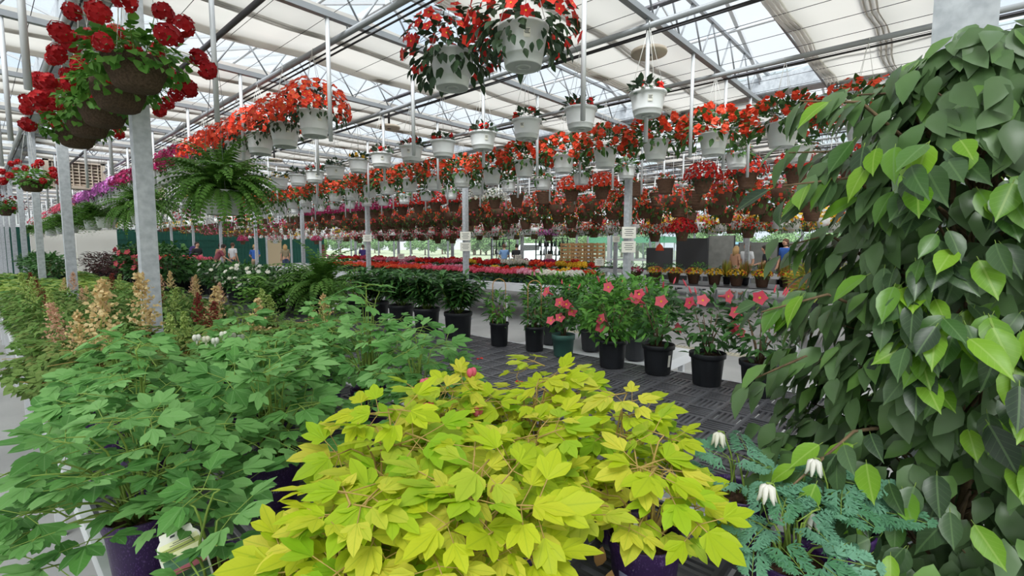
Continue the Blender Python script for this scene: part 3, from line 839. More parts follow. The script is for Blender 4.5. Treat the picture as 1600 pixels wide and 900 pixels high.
GP = [((.29, 1.14), 7, 0.14, .16, 'green bleeding heart seedling with a bent picture tag in a purple pot'),
      ((.25, 1.52), 54, 0.28, .26, 'green bleeding heart spilling over the left bench edge, nearest of them'),
      ((.62, 1.62), 54, 0.23, .31, 'green bleeding heart with its purple pot rim in view behind the yellow plants'),
      ((.34, 1.98), 56, 0.26, .32, 'green bleeding heart at the left bench edge, second from the near end'),
      ((.78, 2.02), 56, 0.26, .34, 'green bleeding heart in the middle of the bench behind the purple pot rim'),
      ((1.18, 1.58), 54, 0.23, .33, 'green bleeding heart beside the open grid just beyond the yellow plants'),
      ((1.24, 2.05), 56, 0.27, .42, 'tallest green bleeding heart in front of the big black pots'),
      ((.36, 2.45), 54, 0.25, .30, 'green bleeding heart at the left bench edge, third from the near end'),
      ((.82, 2.50), 54, 0.26, .36, 'green bleeding heart with white heart flowers in the middle of the bench'),
      ((1.28, 2.55), 54, 0.25, .38, 'green bleeding heart at the inner bench edge near the astilbes')]
for i, ((x, y), n, R, H, lab) in enumerate(GP):
    t = leafy_plant('bleeding_heart', lab, 'plant', (x, y, BZ), BH, n, R, H, rng, hmin=.1, lsc=(.9, 1.5), lean=(-.04, -.03) if i == 1 else (0, 0), low=(0, 22, 8, 14, 8, 6, 6, 10, 6, 6)[i])
    az = math.atan2(-y, -x)
    if i == 0: obj('plant_tag', TAG, t, (-.03, -.03, .12), (RAD(-10), RAD(-6), az + pi / 2 + .25), 1.1)
    if i == 2: pot_text('ina', .036, az - .1, .065, t)
    if 'white heart' in lab:
        for q in range(6):
            p = V((-.2 + .035 * q, -.1, .47 - .012 * (q % 3))); obj('flower', HF['petal_white'], t, p, sc=1.4)
        obj('flower_stalk', tubem('flower_stalk', [(0, 0, .15), (-.05, -.06, .42), (-.12, -.1, .5), (-.21, -.1, .475)], .002, 'stem_green', 5), t)
# grey-green ferny bleeding hearts with white flowers
for i, ((x, y), lab) in enumerate([((1.40, .40), 'ferny grey-green bleeding heart at the bench joint, farthest of its three'), ((1.17, .22), 'ferny grey-green bleeding heart in front of the tagged purple pot'), ((1.38, .17), 'ferny grey-green bleeding heart in a purple pot beneath the fig tree branch')]):
    t = leafy_plant('ferny_bleeding_heart', lab, 'plant', (x, y, BZ), FD, (9, 20, 18)[i], .14, .13, rng, lsc=(.6, .85))
    for q, (dx, dy, h) in enumerate(((-.05, .03, .34), (.06, -.02, .24), (0, .08, .2))[:3 if i == 1 else 2]):
        st = obj('flower_stalk', tubem('flower_stalk', [(0, 0, .14), (dx * .5, dy * .5, h * .8), (dx, dy, h), (dx * 1.3, dy * 1.3, h + .004)], .0024, 'stem_green', 5), t)
        obj('flower_cluster', SPUR[q], st, (dx * 1.25, dy * 1.25, h), sc=1.25)

# ================================================================== weeping fig in front of the right-hand column
def fig_leaf(mat, seed, curl):
    rng = random.Random(seed); m = MB(); g = m.mat(mat); k = m.mat('stem_green')
    m.tube([(0, 0, 0), (0, .012, 0)], .0009, 4, k, False)
    m.leaf(V((0, .01, 0)), V((0, 1, 0)), UP, .092, .048 * rng.uniform(.85, 1.05), P_FIC, rng.uniform(.12, .4), curl, 0, g, True)
    return m.mesh('leaf')
FIG = [fig_leaf('leaf_ficus', i, c) for i, c in enumerate((.1, .25, .4, .15, .55))]
FIGY = [fig_leaf('leaf_ficus_young', 20 + i, c) for i, c in enumerate((.15, .35, .25))]
rng = random.Random(21)
FX, FY = 1.77, -.05
fig = thing('weeping_fig', 'tall weeping fig with glossy pointed leaves in a black pot before the wide column', 'tree', (FX, FY, 0))
obj('pot', POT['large'], fig, sc=.9); obj('soil', SOIL['large'], fig, sc=.9)
tk = MB(); tk.mat('bark')
for q in range(3):
    a = q * 2.1; pts = [V((.03 * cos(a), .03 * sin(a), .28))]
    for i in range(1, 9):
        h = .28 + i * .22; pts.append(V((.05 * cos(a + i * .5) + .03 * sin(i), .05 * sin(a + i * .5), h)))
    tk.tube(pts, [.014 - .0012 * i for i in range(9)], 7)
obj('trunk', tk.mesh('trunk'), fig)
def fig_rad(z):
    pts = [(.55, .24), (.8, .36), (1.1, .38), (1.35, .36), (1.6, .31), (1.8, .31), (1.95, .27), (2.06, .17), (2.14, .06)]
    for (a, ra), (b, rb) in zip(pts, pts[1:]):
        if a <= z <= b: return ra + (rb - ra) * (z - a) / (b - a)
    return .05
cands = []
tocam = V((-FX, -FY, 0)).normalized()
br = MB(); br.mat('bark')
def twig_leaves(p, out, n):
    for i in range(n):
        side = rng.uniform(-1, 1)
        d = (V((out.x * .55, out.y * .55, -.75)) + V((-out.y, out.x, 0)) * side * .55 + V((0, 0, rng.uniform(-.25, .45)))).normalized()
        nn = (out * rng.uniform(.5, 1.0) + UP * rng.uniform(.25, .9) + tocam * rng.uniform(.0, .6) + rdir(rng) * .45).normalized()
        cands.append((p + rdir(rng) * .035, d, nn))
for i in range(880):
    z = rng.uniform(.6, 2.13); a = rng.uniform(0, 2 * pi)
    out = V((cos(a), sin(a), 0)); R_ = fig_rad(z) * (1 + .2 * sin(3 * a + z * 7) + .12 * sin(z * 15 + a * 2))
    rr = R_ * (1 - .55 * rng.random() ** 1.6)
    p = out * rr + V((0, 0, z))
    twig_leaves(p, out, 5)
    if i % 8 == 0: br.tube([V((0, 0, z - .2)), out * rr * .5 + V((0, 0, z - .04)), p], [.005, .0035, .002], 5)
# the long low branch that reaches over the ferny plants, and two upper shoots
for base, tip in (((-.1, .1, 1.12), (-.5, .30, 1.02)), ((-.1, .2, 1.25), (-.28, .47, 1.2)), ((0, .15, 1.75), (-.12, .42, 1.88)), ((0, .1, 1.9), (-.1, .26, 2.02)), ((0, -.1, 1.9), (.02, -.36, 2.3)), ((0, -.05, 1.8), (-.05, -.3, 2.12)), ((-.1, .12, 1.85), (-.30, .36, 1.98)), ((-.1, .12, 1.68), (-.33, .38, 1.76)), ((-.12, .15, 1.4), (-.33, .42, 1.42)), ((-.12, .12, .95), (-.36, .40, .98)), ((-.02, -.1, 1.98), (-.06, -.24, 2.26)), ((-.05, .2, 1.55), (-.12, .42, 1.6))):
    b0, b1 = V(base), V(tip); mid = b0.lerp(b1, .5) + V((0, 0, .06)); br.tube([b0, mid, b1], [.006, .004, .0022], 6)
    o = (b1 - b0).normalized(); o = V((o.x, o.y, 0)).normalized()
    for q in range(9):
        f = .3 + q * .085; p = b0.lerp(mid, f * 2) if f < .5 else mid.lerp(b1, min(1, (f - .5) * 2))
        twig_leaves(p, o, 2)
obj('branches', br.mesh('branches'), fig)['kind'] = 'stuff'
# leaves seen largest from the aisle are single parts
cp = V((-FX, -FY, CAMZ))
def facing(c):
    v = cp - c[0]; dist = v.length
    # how near the outside on the viewer's side
    return dist - .25 * (V((c[0].x, c[0].y, 0)).dot(tocam))
cands.sort(key=facing)
inner = MB(); gi = inner.mat('leaf_ficus')
for i, (p, d, nn) in enumerate(cands):
    s = rng.uniform(.78, 1.15)
    if i < 300:
        young = rng.random() < .27
        if young: d = (d + V((0, 0, .1))).normalized(); nn = (nn + UP * .4 + tocam * .3).normalized()
        obj('leaf', rng.choice(FIGY if young else FIG), fig, mtx=frame(p, d, nn, s))
    else:
        inner.leaf(p, d, nn, .092 * s, .05 * s, P_OV, .25, .3, rng.random(), gi)
stuff(obj('leaves', inner.mesh('leaves'), fig))

# ================================================================== hanging baskets
def hang_pot(kind):
    m = MB()
    if kind == 'bucket':
        m.mat('pot_white'); m.mat('pot_white_base')
        m.lathe([(.104, -.215), (.108, -.222), (.110, -.215), (.118, -.165), (.121, -.163), (.120, -.158), (.146, -.012), (.152, -.01), (.154, .002), (.150, .006), (.142, .002), (.138, -.03)], 32)
        m.disc(.108, -.216, 32, 1, False); m.lathe([(.03, -.217), (.03, -.222), (.045, -.222), (.045, -.217)], 16, 1)
        m.disc(.14, -.03, 24, 1)
    elif kind == 'tub':
        m.mat('pot_white'); m.mat('pot_white_base')
        m.lathe([(.102, -.178), (.106, -.186), (.110, -.18), (.117, -.145), (.121, -.143), (.120, -.138), (.138, -.025), (.141, -.02), (.152, -.018), (.155, -.002), (.152, .004), (.142, .002), (.138, -.03)], 32)
        m.disc(.105, -.18, 32, 1, False); m.lathe([(.03, -.181), (.03, -.188), (.05, -.188), (.05, -.181)], 16, 1)
        m.disc(.14, -.03, 24, 1)
    elif kind == 'fibre':
        m.mat('pot_brown_fibre')
        m.lathe([(.0, -.16), (.085, -.158), (.105, -.145), (.128, -.085), (.133, -.08), (.146, -.02), (.152, .004), (.147, .01), (.138, .0), (.13, -.02), (0, -.02)], 28)
    elif kind == 'brown':
        m.mat('pot_brown')
        pr = [(0, -.235), (.09, -.235), (.098, -.228)]
        for i in range(5):
            z = -.22 + i * .042; r_ = .102 + i * .0105; pr += [(r_, z), (r_ + .006, z + .02), (r_ + .0045, z + .034)]
        pr += [(.152, -.008), (.158, -.004), (.158, .006), (.148, .008), (.142, -.02), (0, -.025)]
        m.lathe(pr, 24)
    return m.mesh('pot')
HP = {k: hang_pot(k) for k in ('bucket', 'tub', 'fibre', 'brown')}
def hanger(h, n, mat, rad=.0022, rr=.148):
    m = MB(); m.mat(mat)
    for i in range(n):
        a = i * 2 * pi / n + .4; m.tube([(rr * cos(a), rr * sin(a), -.004), (.35 * rr * cos(a), .35 * rr * sin(a), h * .62), (.012 * cos(a), .012 * sin(a), h - .06)], rad, 4)
    m.tube([(0, 0, h - .07), (0, 0, h - .01), (.012, 0, h + .012), (.024, 0, h), (.022, 0, h - .012)], rad * 1.6, 5)
    return m.mesh('hanger')
def lobes_dome(rng, rx, zt, zb):
    """random point and normal on a domed cushion"""
    d = rdir(rng)
    z = d.z
    p = V((d.x * rx, d.y * rx, z * (zt if z > 0 else -zb)))
    return p, V((d.x / rx, d.y / rx, z / (zt if z > 0 else -zb))).normalized()
def foliage(seed, n, rx, zt, zb, L, W, mat, prof=P_RH, fill=.45, down=.35, fold=.2, zo=0, cut=.155):
    rng = random.Random(seed); m = MB(); g = m.mat(mat)
    i = 0
    while i < n:
        p, nn = lobes_dome(rng, rx, zt, zb); k = 1 - fill * rng.random()
        p = p * k + V((0, 0, zo))
        if p.z < .0 and math.hypot(p.x, p.y) < cut: i += .05; continue
        i += 1
        d = (nn + V((rng.uniform(-.6, .6), rng.uniform(-.6, .6), -down + rng.uniform(-.3, .3)))).normalized()
        up = (nn * .7 + UP * .8 + rdir(rng) * .4).normalized()
        s = rng.uniform(.7, 1.2)
        m.leaf(p, d, up, L * s, W * s, prof, fold, .3, rng.random(), g)
    # short stems from the pot to the cushion
    return m.mesh('foliage')
def flower_sites(seed, n, rx, zt, zb, zmin=-9, jit=.08, k=1.02):
    rng = random.Random(seed); out = []; ga = 2.39996
    i = 0; c = 0
    while len(out) < n and c < n * 6:
        c += 1
        z = 1 - 2 * ((c + .5) / (n * 1.7)) if zmin > -2 else rng.uniform(-1, 1)
        if z < zmin: z = rng.uniform(zmin, 1)
        a = c * ga + rng.uniform(-.15, .15); q = math.sqrt(max(0, 1 - z * z))
        p = V((q * cos(a) * rx, q * sin(a) * rx, z * (zt if z > 0 else -zb))) * (k + rng.uniform(-jit, jit * .4))
        nn = (V((q * cos(a) / rx, q * sin(a) / rx, z / (zt if z > 0 else -zb))).normalized() + rdir(rng) * .35).normalized()
        if p.z < .0 and math.hypot(p.x, p.y) < .16: continue
        out.append((p, nn))
    return out
def single_flower(mat, k=5, cup=.2, wide=.66, eye='petal_yellow'):
    m = MB(); g = m.mat(mat); e = m.mat(eye) if eye else None
    m.flower(V((0, 0, 0)), UP, 1.0, .1, g, k, cup, wide, random.Random(4), e); return m.mesh('flower')
def begonia_cluster(mat, seed=1, n=9):
    rng = random.Random(seed); m = MB(); g = m.mat(mat)
    for i in range(n):
        p = rdir(rng) * .55; p.z *= .7
        m.flower(p, (p.normalized() + rdir(rng) * .5).normalized(), .5, rng.uniform(-.2, .2), g, 4, .35, .7, rng)
    return m.mesh('flower_cluster')
def ball_head(mat, seed=1, n=26):
    rng = random.Random(seed); m = MB(); g = m.mat(mat)
    for i in range(n):
        z = 1 - 1.7 * (i + .5) / n; a = i * 2.39996; q = math.sqrt(1 - z * z); p = V((q * cos(a), q * sin(a), z)) * rng.uniform(.85, 1.0)
        m.flower(p, (p.normalized() + rdir(rng) * .2).normalized(), .46, rng.uniform(-.2, .2), g, 5, .2, .7, rng)
    return m.mesh('flower_head')
_fm = {}
def fmesh(fn, mat, *a):
    k = (fn.__name__, mat) + a
    if k not in _fm: _fm[k] = fn(mat, *a)
    return _fm[k]
def joined(sites, fkind, mat, size, seed):
    """all blossoms of a far basket as one mesh"""
    rng = random.Random(seed); m = MB(); g = m.mat(mat) if isinstance(mat, str) else None
    ms = [m.mat(x) for x in mat] if g is None else [g]
    for p, nn in sites:
        mi = rng.choice(ms); r_ = rng.random()
        if fkind == 'single': m.flower(p, nn, size * rng.uniform(.85, 1.15), r_, mi, 5, .2, .66, rng)
        elif fkind == 'cluster':
            for q in range(6):
                o = rdir(rng) * size * .75; m.flower(p + o, (o.normalized() + nn * .5).normalized(), size * .52, r_ + rng.uniform(-.2, .2), mi, 4, .35, .7, rng)
    return m.mesh('blossoms')
# --- the kinds of basket: pot, foliage, blossom
def K(pot, fol, fl=None, hang=('wire_white', 4)): return dict(pot=pot, fol=fol, fl=fl, hang=hang)
KIND = {
 'dome':        K('bucket', dict(n=230, rx=.31, zt=.26, zb=-.12, L=.06, W=.032, mat='leaf_basket_dark'), dict(n=170, rx=.33, zt=.29, zb=-.11, size=.034, kind='single', mat='petal_orange_red', zmin=-.75)),
 'dome_magenta': K('bucket', dict(n=180, rx=.30, zt=.24, zb=-.10, L=.05, W=.026, mat='leaf_basket'), dict(n=140, rx=.32, zt=.27, zb=-.10, size=.036, kind='single', mat='petal_magenta', zmin=-.7)),
 'dome_lilac':  K('bucket', dict(n=180, rx=.30, zt=.24, zb=-.12, L=.05, W=.026, mat='leaf_basket'), dict(n=150, rx=.32, zt=.27, zb=-.14, size=.04, kind='single', mat='petal_lilac', zmin=-.8)),
 'dome_pink':   K('bucket', dict(n=180, rx=.30, zt=.24, zb=-.10, L=.05, W=.026, mat='leaf_basket'), dict(n=140, rx=.32, zt=.27, zb=-.10, size=.036, kind='single', mat='petal_pink', zmin=-.7)),
 'leafy':       K('bucket', dict(n=300, rx=.32, zt=.27, zb=-.26, L=.075, W=.042, mat='leaf_basket_dark', prof=P_OV, fill=.5, down=.6), dict(n=64, rx=.33, zt=.28, zb=-.27, size=.042, kind='single', mat='petal_red', zmin=-.95)),
 'sparse':      K('tub', dict(n=46, rx=.15, zt=.10, zb=-.02, L=.075, W=.05, mat='leaf_basket_dark', prof=P_OV, down=.1), dict(n=3, rx=.13, zt=.11, zb=0, size=.045, kind='cluster', mat='petal_red', zmin=.2)),
 'sparse_yellow': K('tub', dict(n=46, rx=.15, zt=.10, zb=-.02, L=.07, W=.045, mat='leaf_basket_dark', prof=P_OV, down=.1), dict(n=5, rx=.14, zt=.12, zb=0, size=.04, kind='cluster', mat='petal_yellow', zmin=.1)),
 'sparse_bare': K('tub', dict(n=46, rx=.16, zt=.12, zb=-.02, L=.075, W=.05, mat='leaf_basket_dark', prof=P_OV, down=.1)),
 'dragon':      K('bucket', dict(n=330, rx=.37, zt=.28, zb=-.16, L=.085, W=.045, mat='leaf_basket', prof=P_OV, fill=.5, down=.25, cut=.27), dict(n=34, rx=.38, zt=.29, zb=-.2, size=.062, kind='cluster', mat='petal_orange', zmin=-.9)),
 'green':       K('tub', dict(n=110, rx=.20, zt=.15, zb=-.07, L=.08, W=.045, mat='leaf_basket', prof=P_OV, down=.4), dict(n=4, rx=.2, zt=.15, zb=-.05, size=.03, kind='cluster', mat='petal_orange', zmin=-.2)),
 'brown_dome':  K('brown', dict(n=200, rx=.27, zt=.23, zb=-.09, L=.055, W=.03, mat='leaf_basket_dark'), dict(n=130, rx=.29, zt=.26, zb=-.08, size=.034, kind='single', mat='petal_red', zmin=-.5), ('wire_white', 3)),
 'brown_dome_orange': K('brown', dict(n=180, rx=.27, zt=.22, zb=-.09, L=.055, W=.03, mat='leaf_basket'), dict(n=140, rx=.29, zt=.25, zb=-.08, size=.036, kind='single', mat='petal_orange_red', zmin=-.5), ('wire_white', 3)),
 'brown_dome_magenta': K('brown', dict(n=180, rx=.27, zt=.22, zb=-.09, L=.055, W=.03, mat='leaf_basket'), dict(n=130, rx=.29, zt=.25, zb=-.08, size=.036, kind='single', mat='petal_magenta', zmin=-.5), ('wire_white', 3)),
 'brown_dome_white': K('brown', dict(n=180, rx=.27, zt=.2, zb=-.09, L=.055, W=.03, mat='leaf_basket'), dict(n=90, rx=.29, zt=.22, zb=-.08, size=.03, kind='single', mat='petal_white', zmin=-.4), ('wire_white', 3)),
 'brown_sparse': K('brown', dict(n=30, rx=.14, zt=.08, zb=-.02, L=.06, W=.035, mat='leaf_basket', prof=P_OV, down=.1), dict(n=5, rx=.14, zt=.12, zb=0, size=.04, kind='cluster', mat='petal_orange', zmin=.1), ('wire_white', 3)),
 'brown_dragon': K('brown', dict(n=190, rx=.32, zt=.26, zb=-.22, L=.1, W=.05, mat='leaf_basket', prof=P_RH, fill=.55, down=.4, cut=.22), dict(n=34, rx=.34, zt=.27, zb=-.24, size=.055, kind='cluster', mat='petal_orange', zmin=-.9), ('wire_white', 3)),
 'trailing_red': K('tub', dict(n=240, rx=.34, zt=.22, zb=-.2, L=.06, W=.03, mat='leaf_basket', fill=.5, down=.6), dict(n=90, rx=.36, zt=.23, zb=-.22, size=.028, kind='single', mat=('petal_red', 'petal_orange', 'petal_white'), zmin=-.9)),
 'trailing_yellow': K('tub', dict(n=240, rx=.36, zt=.2, zb=-.16, L=.055, W=.028, mat='leaf_basket', fill=.5, down=.5), dict(n=210, rx=.37, zt=.22, zb=-.18, size=.036, kind='single', mat=('petal_yellow', 'petal_yellow', 'petal_yellow', 'petal_white', 'petal_orange'), zmin=-.9)),
 'trailing_white': K('tub', dict(n=240, rx=.34, zt=.2, zb=-.16, L=.06, W=.03, mat='leaf_basket', fill=.5, down=.5), dict(n=80, rx=.35, zt=.22, zb=-.18, size=.026, kind='single', mat=('petal_white', 'petal_light_pink', 'petal_magenta'), zmin=-.9)),
 'brown_trailing': K('brown', dict(n=220, rx=.34, zt=.22, zb=-.2, L=.06, W=.032, mat='leaf_basket', fill=.5, down=.6), dict(n=90, rx=.35, zt=.23, zb=-.2, size=.03, kind='single', mat=('petal_red', 'petal_orange', 'petal_white'), zmin=-.8), ('wire_white', 3)),
 'brown_ball':  K('brown', dict(n=180, rx=.30, zt=.24, zb=-.2, L=.05, W=.028, mat='leaf_basket'), dict(n=220, rx=.32, zt=.26, zb=-.22, size=.032, kind='single', mat='petal_dark_red', zmin=-.9), ('wire_white', 3)),
 'brown_ball_lilac':  K('brown', dict(n=180, rx=.30, zt=.24, zb=-.2, L=.05, W=.028, mat='leaf_basket'), dict(n=220, rx=.32, zt=.26, zb=-.22, size=.032, kind='single', mat='petal_lilac', zmin=-.9), ('wire_white', 3)),
 'geranium':    K('fibre', dict(n=330, rx=.25, zt=.2, zb=-.13, L=.046, W=.05, mat='leaf_geranium', prof=P_HEART, fill=.5, down=.35), dict(n=17, rx=.33, zt=.32, zb=-.2, size=.046, kind='head', mat='petal_dark_red', zmin=-.6), ('wire_white', 3)),
}
NV = 3
for kn, kd in KIND.items():
    kd['fm'] = [foliage(100 + v, **kd['fol']) for v in range(NV)]
    if kd['fl']:
        f = kd['fl']; kd['sites'] = [flower_sites(200 + v, f['n'], f['rx'], f['zt'], f['zb'], f['zmin']) for v in range(NV)]
        kd['jm'] = [None] * NV
HANG = {}
def get_hanger(h, n, mat):
    k = (round(h, 2), n, mat)
    if k not in HANG: HANG[k] = hanger(k[0], n, mat)
    return HANG[k]
lab_m = MB(); lab_m.mat('print_dark'); lab_m.mat('paper')
for i in range(4):
    for j, (z0, z1) in enumerate(((-.075, -.05), (-.09, -.08))): pass
def sticker():
    m = MB(); m.mat('print_dark'); m.mat('paper')
    def patch(a0, a1, z0, z1, off, mi):
        b = len(m.v)
        for i in range(4):
            a = a0 + (a1 - a0) * i / 3
            for z in (z0, z1):
                r_ = .1205 + (z + .158) * (.026 / .146) + off; m.v.append((r_ * cos(a), r_ * sin(a), z))
        for i in range(3): m.face([b + 2 * i, b + 2 * i + 2, b + 2 * i + 3, b + 2 * i + 1], mi)
    patch(-.14, .14, -.098, -.05, .0008, 1)
    for j in range(4): patch(-.12 + .03 * (j % 2), .12 - .02 * (j % 3), -.058 - j * .007, -.054 - j * .007, .0014, 0)
    return m.mesh('sticker')
STK = sticker()
TOTAL = [0]
def basket(kind, x, y, z, railz, label, group, near=0, seed=0, sc=1.0, rail=True):
    kd = KIND[kind]; rng = random.Random(seed * 7 + 1); v = rng.randrange(NV); TOTAL[0] += 1
    t = thing('hanging_basket', label, 'basket', (x, y, z), rng.uniform(0, 6.28), group, sc)
    obj('pot', HP[kd['pot']], t)
    obj('hanger', get_hanger((railz - z) / sc, kd['hang'][1], kd['hang'][0]), t)
    stuff(obj('foliage', kd['fm'][v], t))
    f = kd['fl']
    if f:
        if near:
            if f['kind'] == 'single': fms = [fmesh(single_flower, f['mat'])]
            elif f['kind'] == 'cluster': fms = [fmesh(begonia_cluster, f['mat'], q) for q in range(3)]
            else: fms = [fmesh(ball_head, f['mat'], q) for q in range(3)]
            stem = MB(); stem.mat('stem_green')
            for p, nn in kd['sites'][v]:
                d = V((0, 0, 1)).cross(nn); d = d if d.length > .05 else V((1, 0, 0))
                s = f['size'] * rng.uniform(.85, 1.15)
                obj('flower' if f['kind'] == 'single' else 'flower_head', rng.choice(fms), t, mtx=frame(p, d.cross(nn) * -1 if False else d, nn, s))
                if f['kind'] == 'head': stem.tube([V((p.x * .3, p.y * .3, .02)), V((p.x * .7, p.y * .7, p.z * .8 + .03)), p], .0022, 4)
            if stem.f: stuff(obj('flower_stalks', stem.mesh('flower_stalks'), t))
        else:
            if kd['jm'][v] is None:
                if f['kind'] == 'head':
                    mm = MB(); g = mm.mat(f['mat']); q = random.Random(5)
                    for p, nn in kd['sites'][v]:
                        for w in range(9):
                            o = rdir(q); mm.flower(p + o * .04, o, .026, q.random(), g, 4, .2, .7, q)
                    kd['jm'][v] = mm.mesh('blossoms')
                else: kd['jm'][v] = joined(kd['sites'][v], f['kind'], f['mat'], f['size'], 300 + v)
            stuff(obj('blossoms', kd['jm'][v], t))
    if near and kd['pot'] in ('bucket', 'tub') and seed % 3 != 1:
        tz = t.rotation_euler.z; obj('sticker', STK, t, (0, 0, 0), (0, 0, math.atan2(-y, -x) - tz + rng.uniform(-.5, .5)))
    return t
DESC = {'dome': 'white basket domed with orange-red flowers', 'dome_magenta': 'white basket domed with magenta flowers', 'dome_lilac': 'white basket domed with lilac flowers', 'dome_pink': 'white basket domed with pink flowers',
 'leafy': 'big white bucket of red flowers and trailing leaves', 'sparse': 'white tub with one red begonia', 'sparse_yellow': 'white tub with yellow begonias', 'sparse_bare': 'white tub with low leaves', 'dragon': 'white basket of orange dragon-wing begonias',
 'green': 'white tub of green leaves', 'brown_dome': 'brown basket domed with red flowers', 'brown_dome_orange': 'brown basket domed with orange flowers', 'brown_dome_magenta': 'brown basket domed with magenta flowers', 'brown_dome_white': 'brown basket of white flowers',
 'brown_sparse': 'brown basket with few orange flowers', 'brown_dragon': 'brown basket of trailing orange begonias', 'trailing_red': 'white tub of trailing red flowers', 'trailing_yellow': 'white tub of trailing yellow flowers', 'trailing_white': 'white tub of trailing white flowers',
 'brown_trailing': 'brown basket of trailing red flowers', 'brown_ball': 'round dark red brown-potted basket', 'brown_ball_lilac': 'round lilac brown-potted basket', 'geranium': 'brown fibre basket of dark red geraniums'}
ROWNAME = dict(A='left geranium row', B='orange dome row', C='sparse white-tub row', D='dragon-wing row', E='green-topped white-tub row', G='first brown-basket row', H='second brown-basket row', I='third brown-basket row', J='fourth brown-basket row', K='yellow trailing row', L='red trailing row', N='farthest basket row')
def row(key, z, ys, kinds, near=(0, 0), sc=1.0, dz=0):
    """kinds: function of index and y; near: how many from the near end have single flowers"""
    x = RAILS[key]
    for i, y in enumerate(ys):
        k = kinds(i, y)
        lab = '%s, %s in the %s' % (DESC[k], nth(i), ROWNAME[key])
        q = random.Random(hash((ord(key), i)) % 9999)
        basket(k, x + q.uniform(-.03, .03), y, z + q.uniform(-.025, .025) + dz, RZ + .012, lab, 'hanging baskets in the ' + ROWNAME[key], 1 if near[0] <= i < near[1] else 0, i, sc)
def ar(a, s, n, grow=0): 
    out = []; y = a
    for i in range(n): out.append(y); y += s + grow * i
    return out
row('A', 2.54, [3.13, 3.66, 4.2, 4.77, 5.36, 9.7, 16.9, 18.4], lambda i, y: 'geranium', (0, 6), sc=.93)
row('B', 2.86, [1.94, 2.55] + ar(4.49, .66, 6) + ar(8.55, .7, 24), lambda i, y: 'leafy' if i < 2 else 'dome' if y < 8 else 'dome_magenta' if y < 13 else 'dome_lilac' if y < 18.5 else 'dome_pink', (0, 4))
row('C', 2.85, ar(1.92, .655, 24), lambda i, y: ('sparse', 'sparse', 'sparse', 'sparse', 'sparse', 'sparse', 'sparse', 'sparse_yellow', 'sparse_bare', 'sparse', 'sparse_bare', 'sparse_yellow', 'sparse_yellow')[i % 13], (0, 11))
row('D', 2.8, ar(.62, .655, 24, .004), lambda i, y: 'dragon', (1, 7))
row('E', 2.83, [1.44, 2.2] + ar(3.84, .85, 18), lambda i, y: 'green')
row('G', 2.7, ar(1.0, .66, 4) + [3.6, 4.2] + ar(4.85, .7, 20), lambda i, y: 'brown_dome' if i < 4 else 'brown_sparse' if i in (4, 5) or i in (8, 9) else 'brown_dome_orange' if i < 10 else ('brown_dome_magenta', 'brown_dome_magenta', 'brown_dome_white', 'brown_dome')[i // 4 % 4], (0, 3))
row('H', 2.62, ar(.7, .72, 25), lambda i, y: 'brown_sparse' if i % 3 else 'brown_dragon', sc=1.1)
row('I', 2.52, ar(.4, .8, 23), lambda i, y: 'brown_dragon', sc=1.22)
row('J', 2.42, ar(.4, .85, 22), lambda i, y: ('brown_dragon', 'brown_dragon', 'brown_sparse')[i % 3], sc=1.22)
row('K', 2.22, ar(.3, .8, 24), lambda i, y: 'trailing_yellow' if y < 6.5 else ('trailing_red', 'trailing_white', 'trailing_red')[i // 3 % 3], sc=1.22)
row('L', 2.18, ar(.3, .95, 20), lambda i, y: ('trailing_yellow', 'trailing_red')[i % 2] if y < 7 else ('brown_trailing', 'trailing_white', 'trailing_red')[i // 2 % 3], sc=1.22)
row('N', 2.3, ar(.3, 1.2, 18), lambda i, y: ('trailing_red', 'trailing_yellow', 'brown_dome_magenta')[i // 2 % 3], sc=1.22)
LOW = [(11.5, 3.3, 2.02, 'brown_trailing'), (11.5, 7.3, 2.08, 'brown_trailing'), (10.3, 4.3, 1.95, 'brown_ball'), (11.5, 5.5, 1.95, 'brown_trailing'), (12.7, 9.8, 2.02, 'brown_ball_lilac'), (12.7, 11.5, 2.04, 'green'), (12.7, 8.85, 2.1, 'brown_trailing'),
       (12.7, 14.6, 1.95, 'brown_ball'), (12.7, 15.5, 1.95, 'brown_ball'), (12.7, 18.0, 2.0, 'trailing_white'), (12.7, 19.6, 2.0, 'trailing_white'), (12.7, 21.5, 2.0, 'brown_trailing'), (12.7, 23.5, 1.95, 'trailing_white'), (12.7, 26.0, 1.95, 'brown_dome_magenta'), (11.5, 28.5, 1.95, 'trailing_white'), (10.3, 30.0, 1.95, 'brown_dome_magenta')]
for i, (x, y, z, k) in enumerate(LOW):
    basket(k, x, y, z, RZ + .012, '%s, hung low, %s of those' % (DESC[k], nth(i)), 'baskets hung low over the far benches', 0, i)
print('baskets', TOTAL[0])

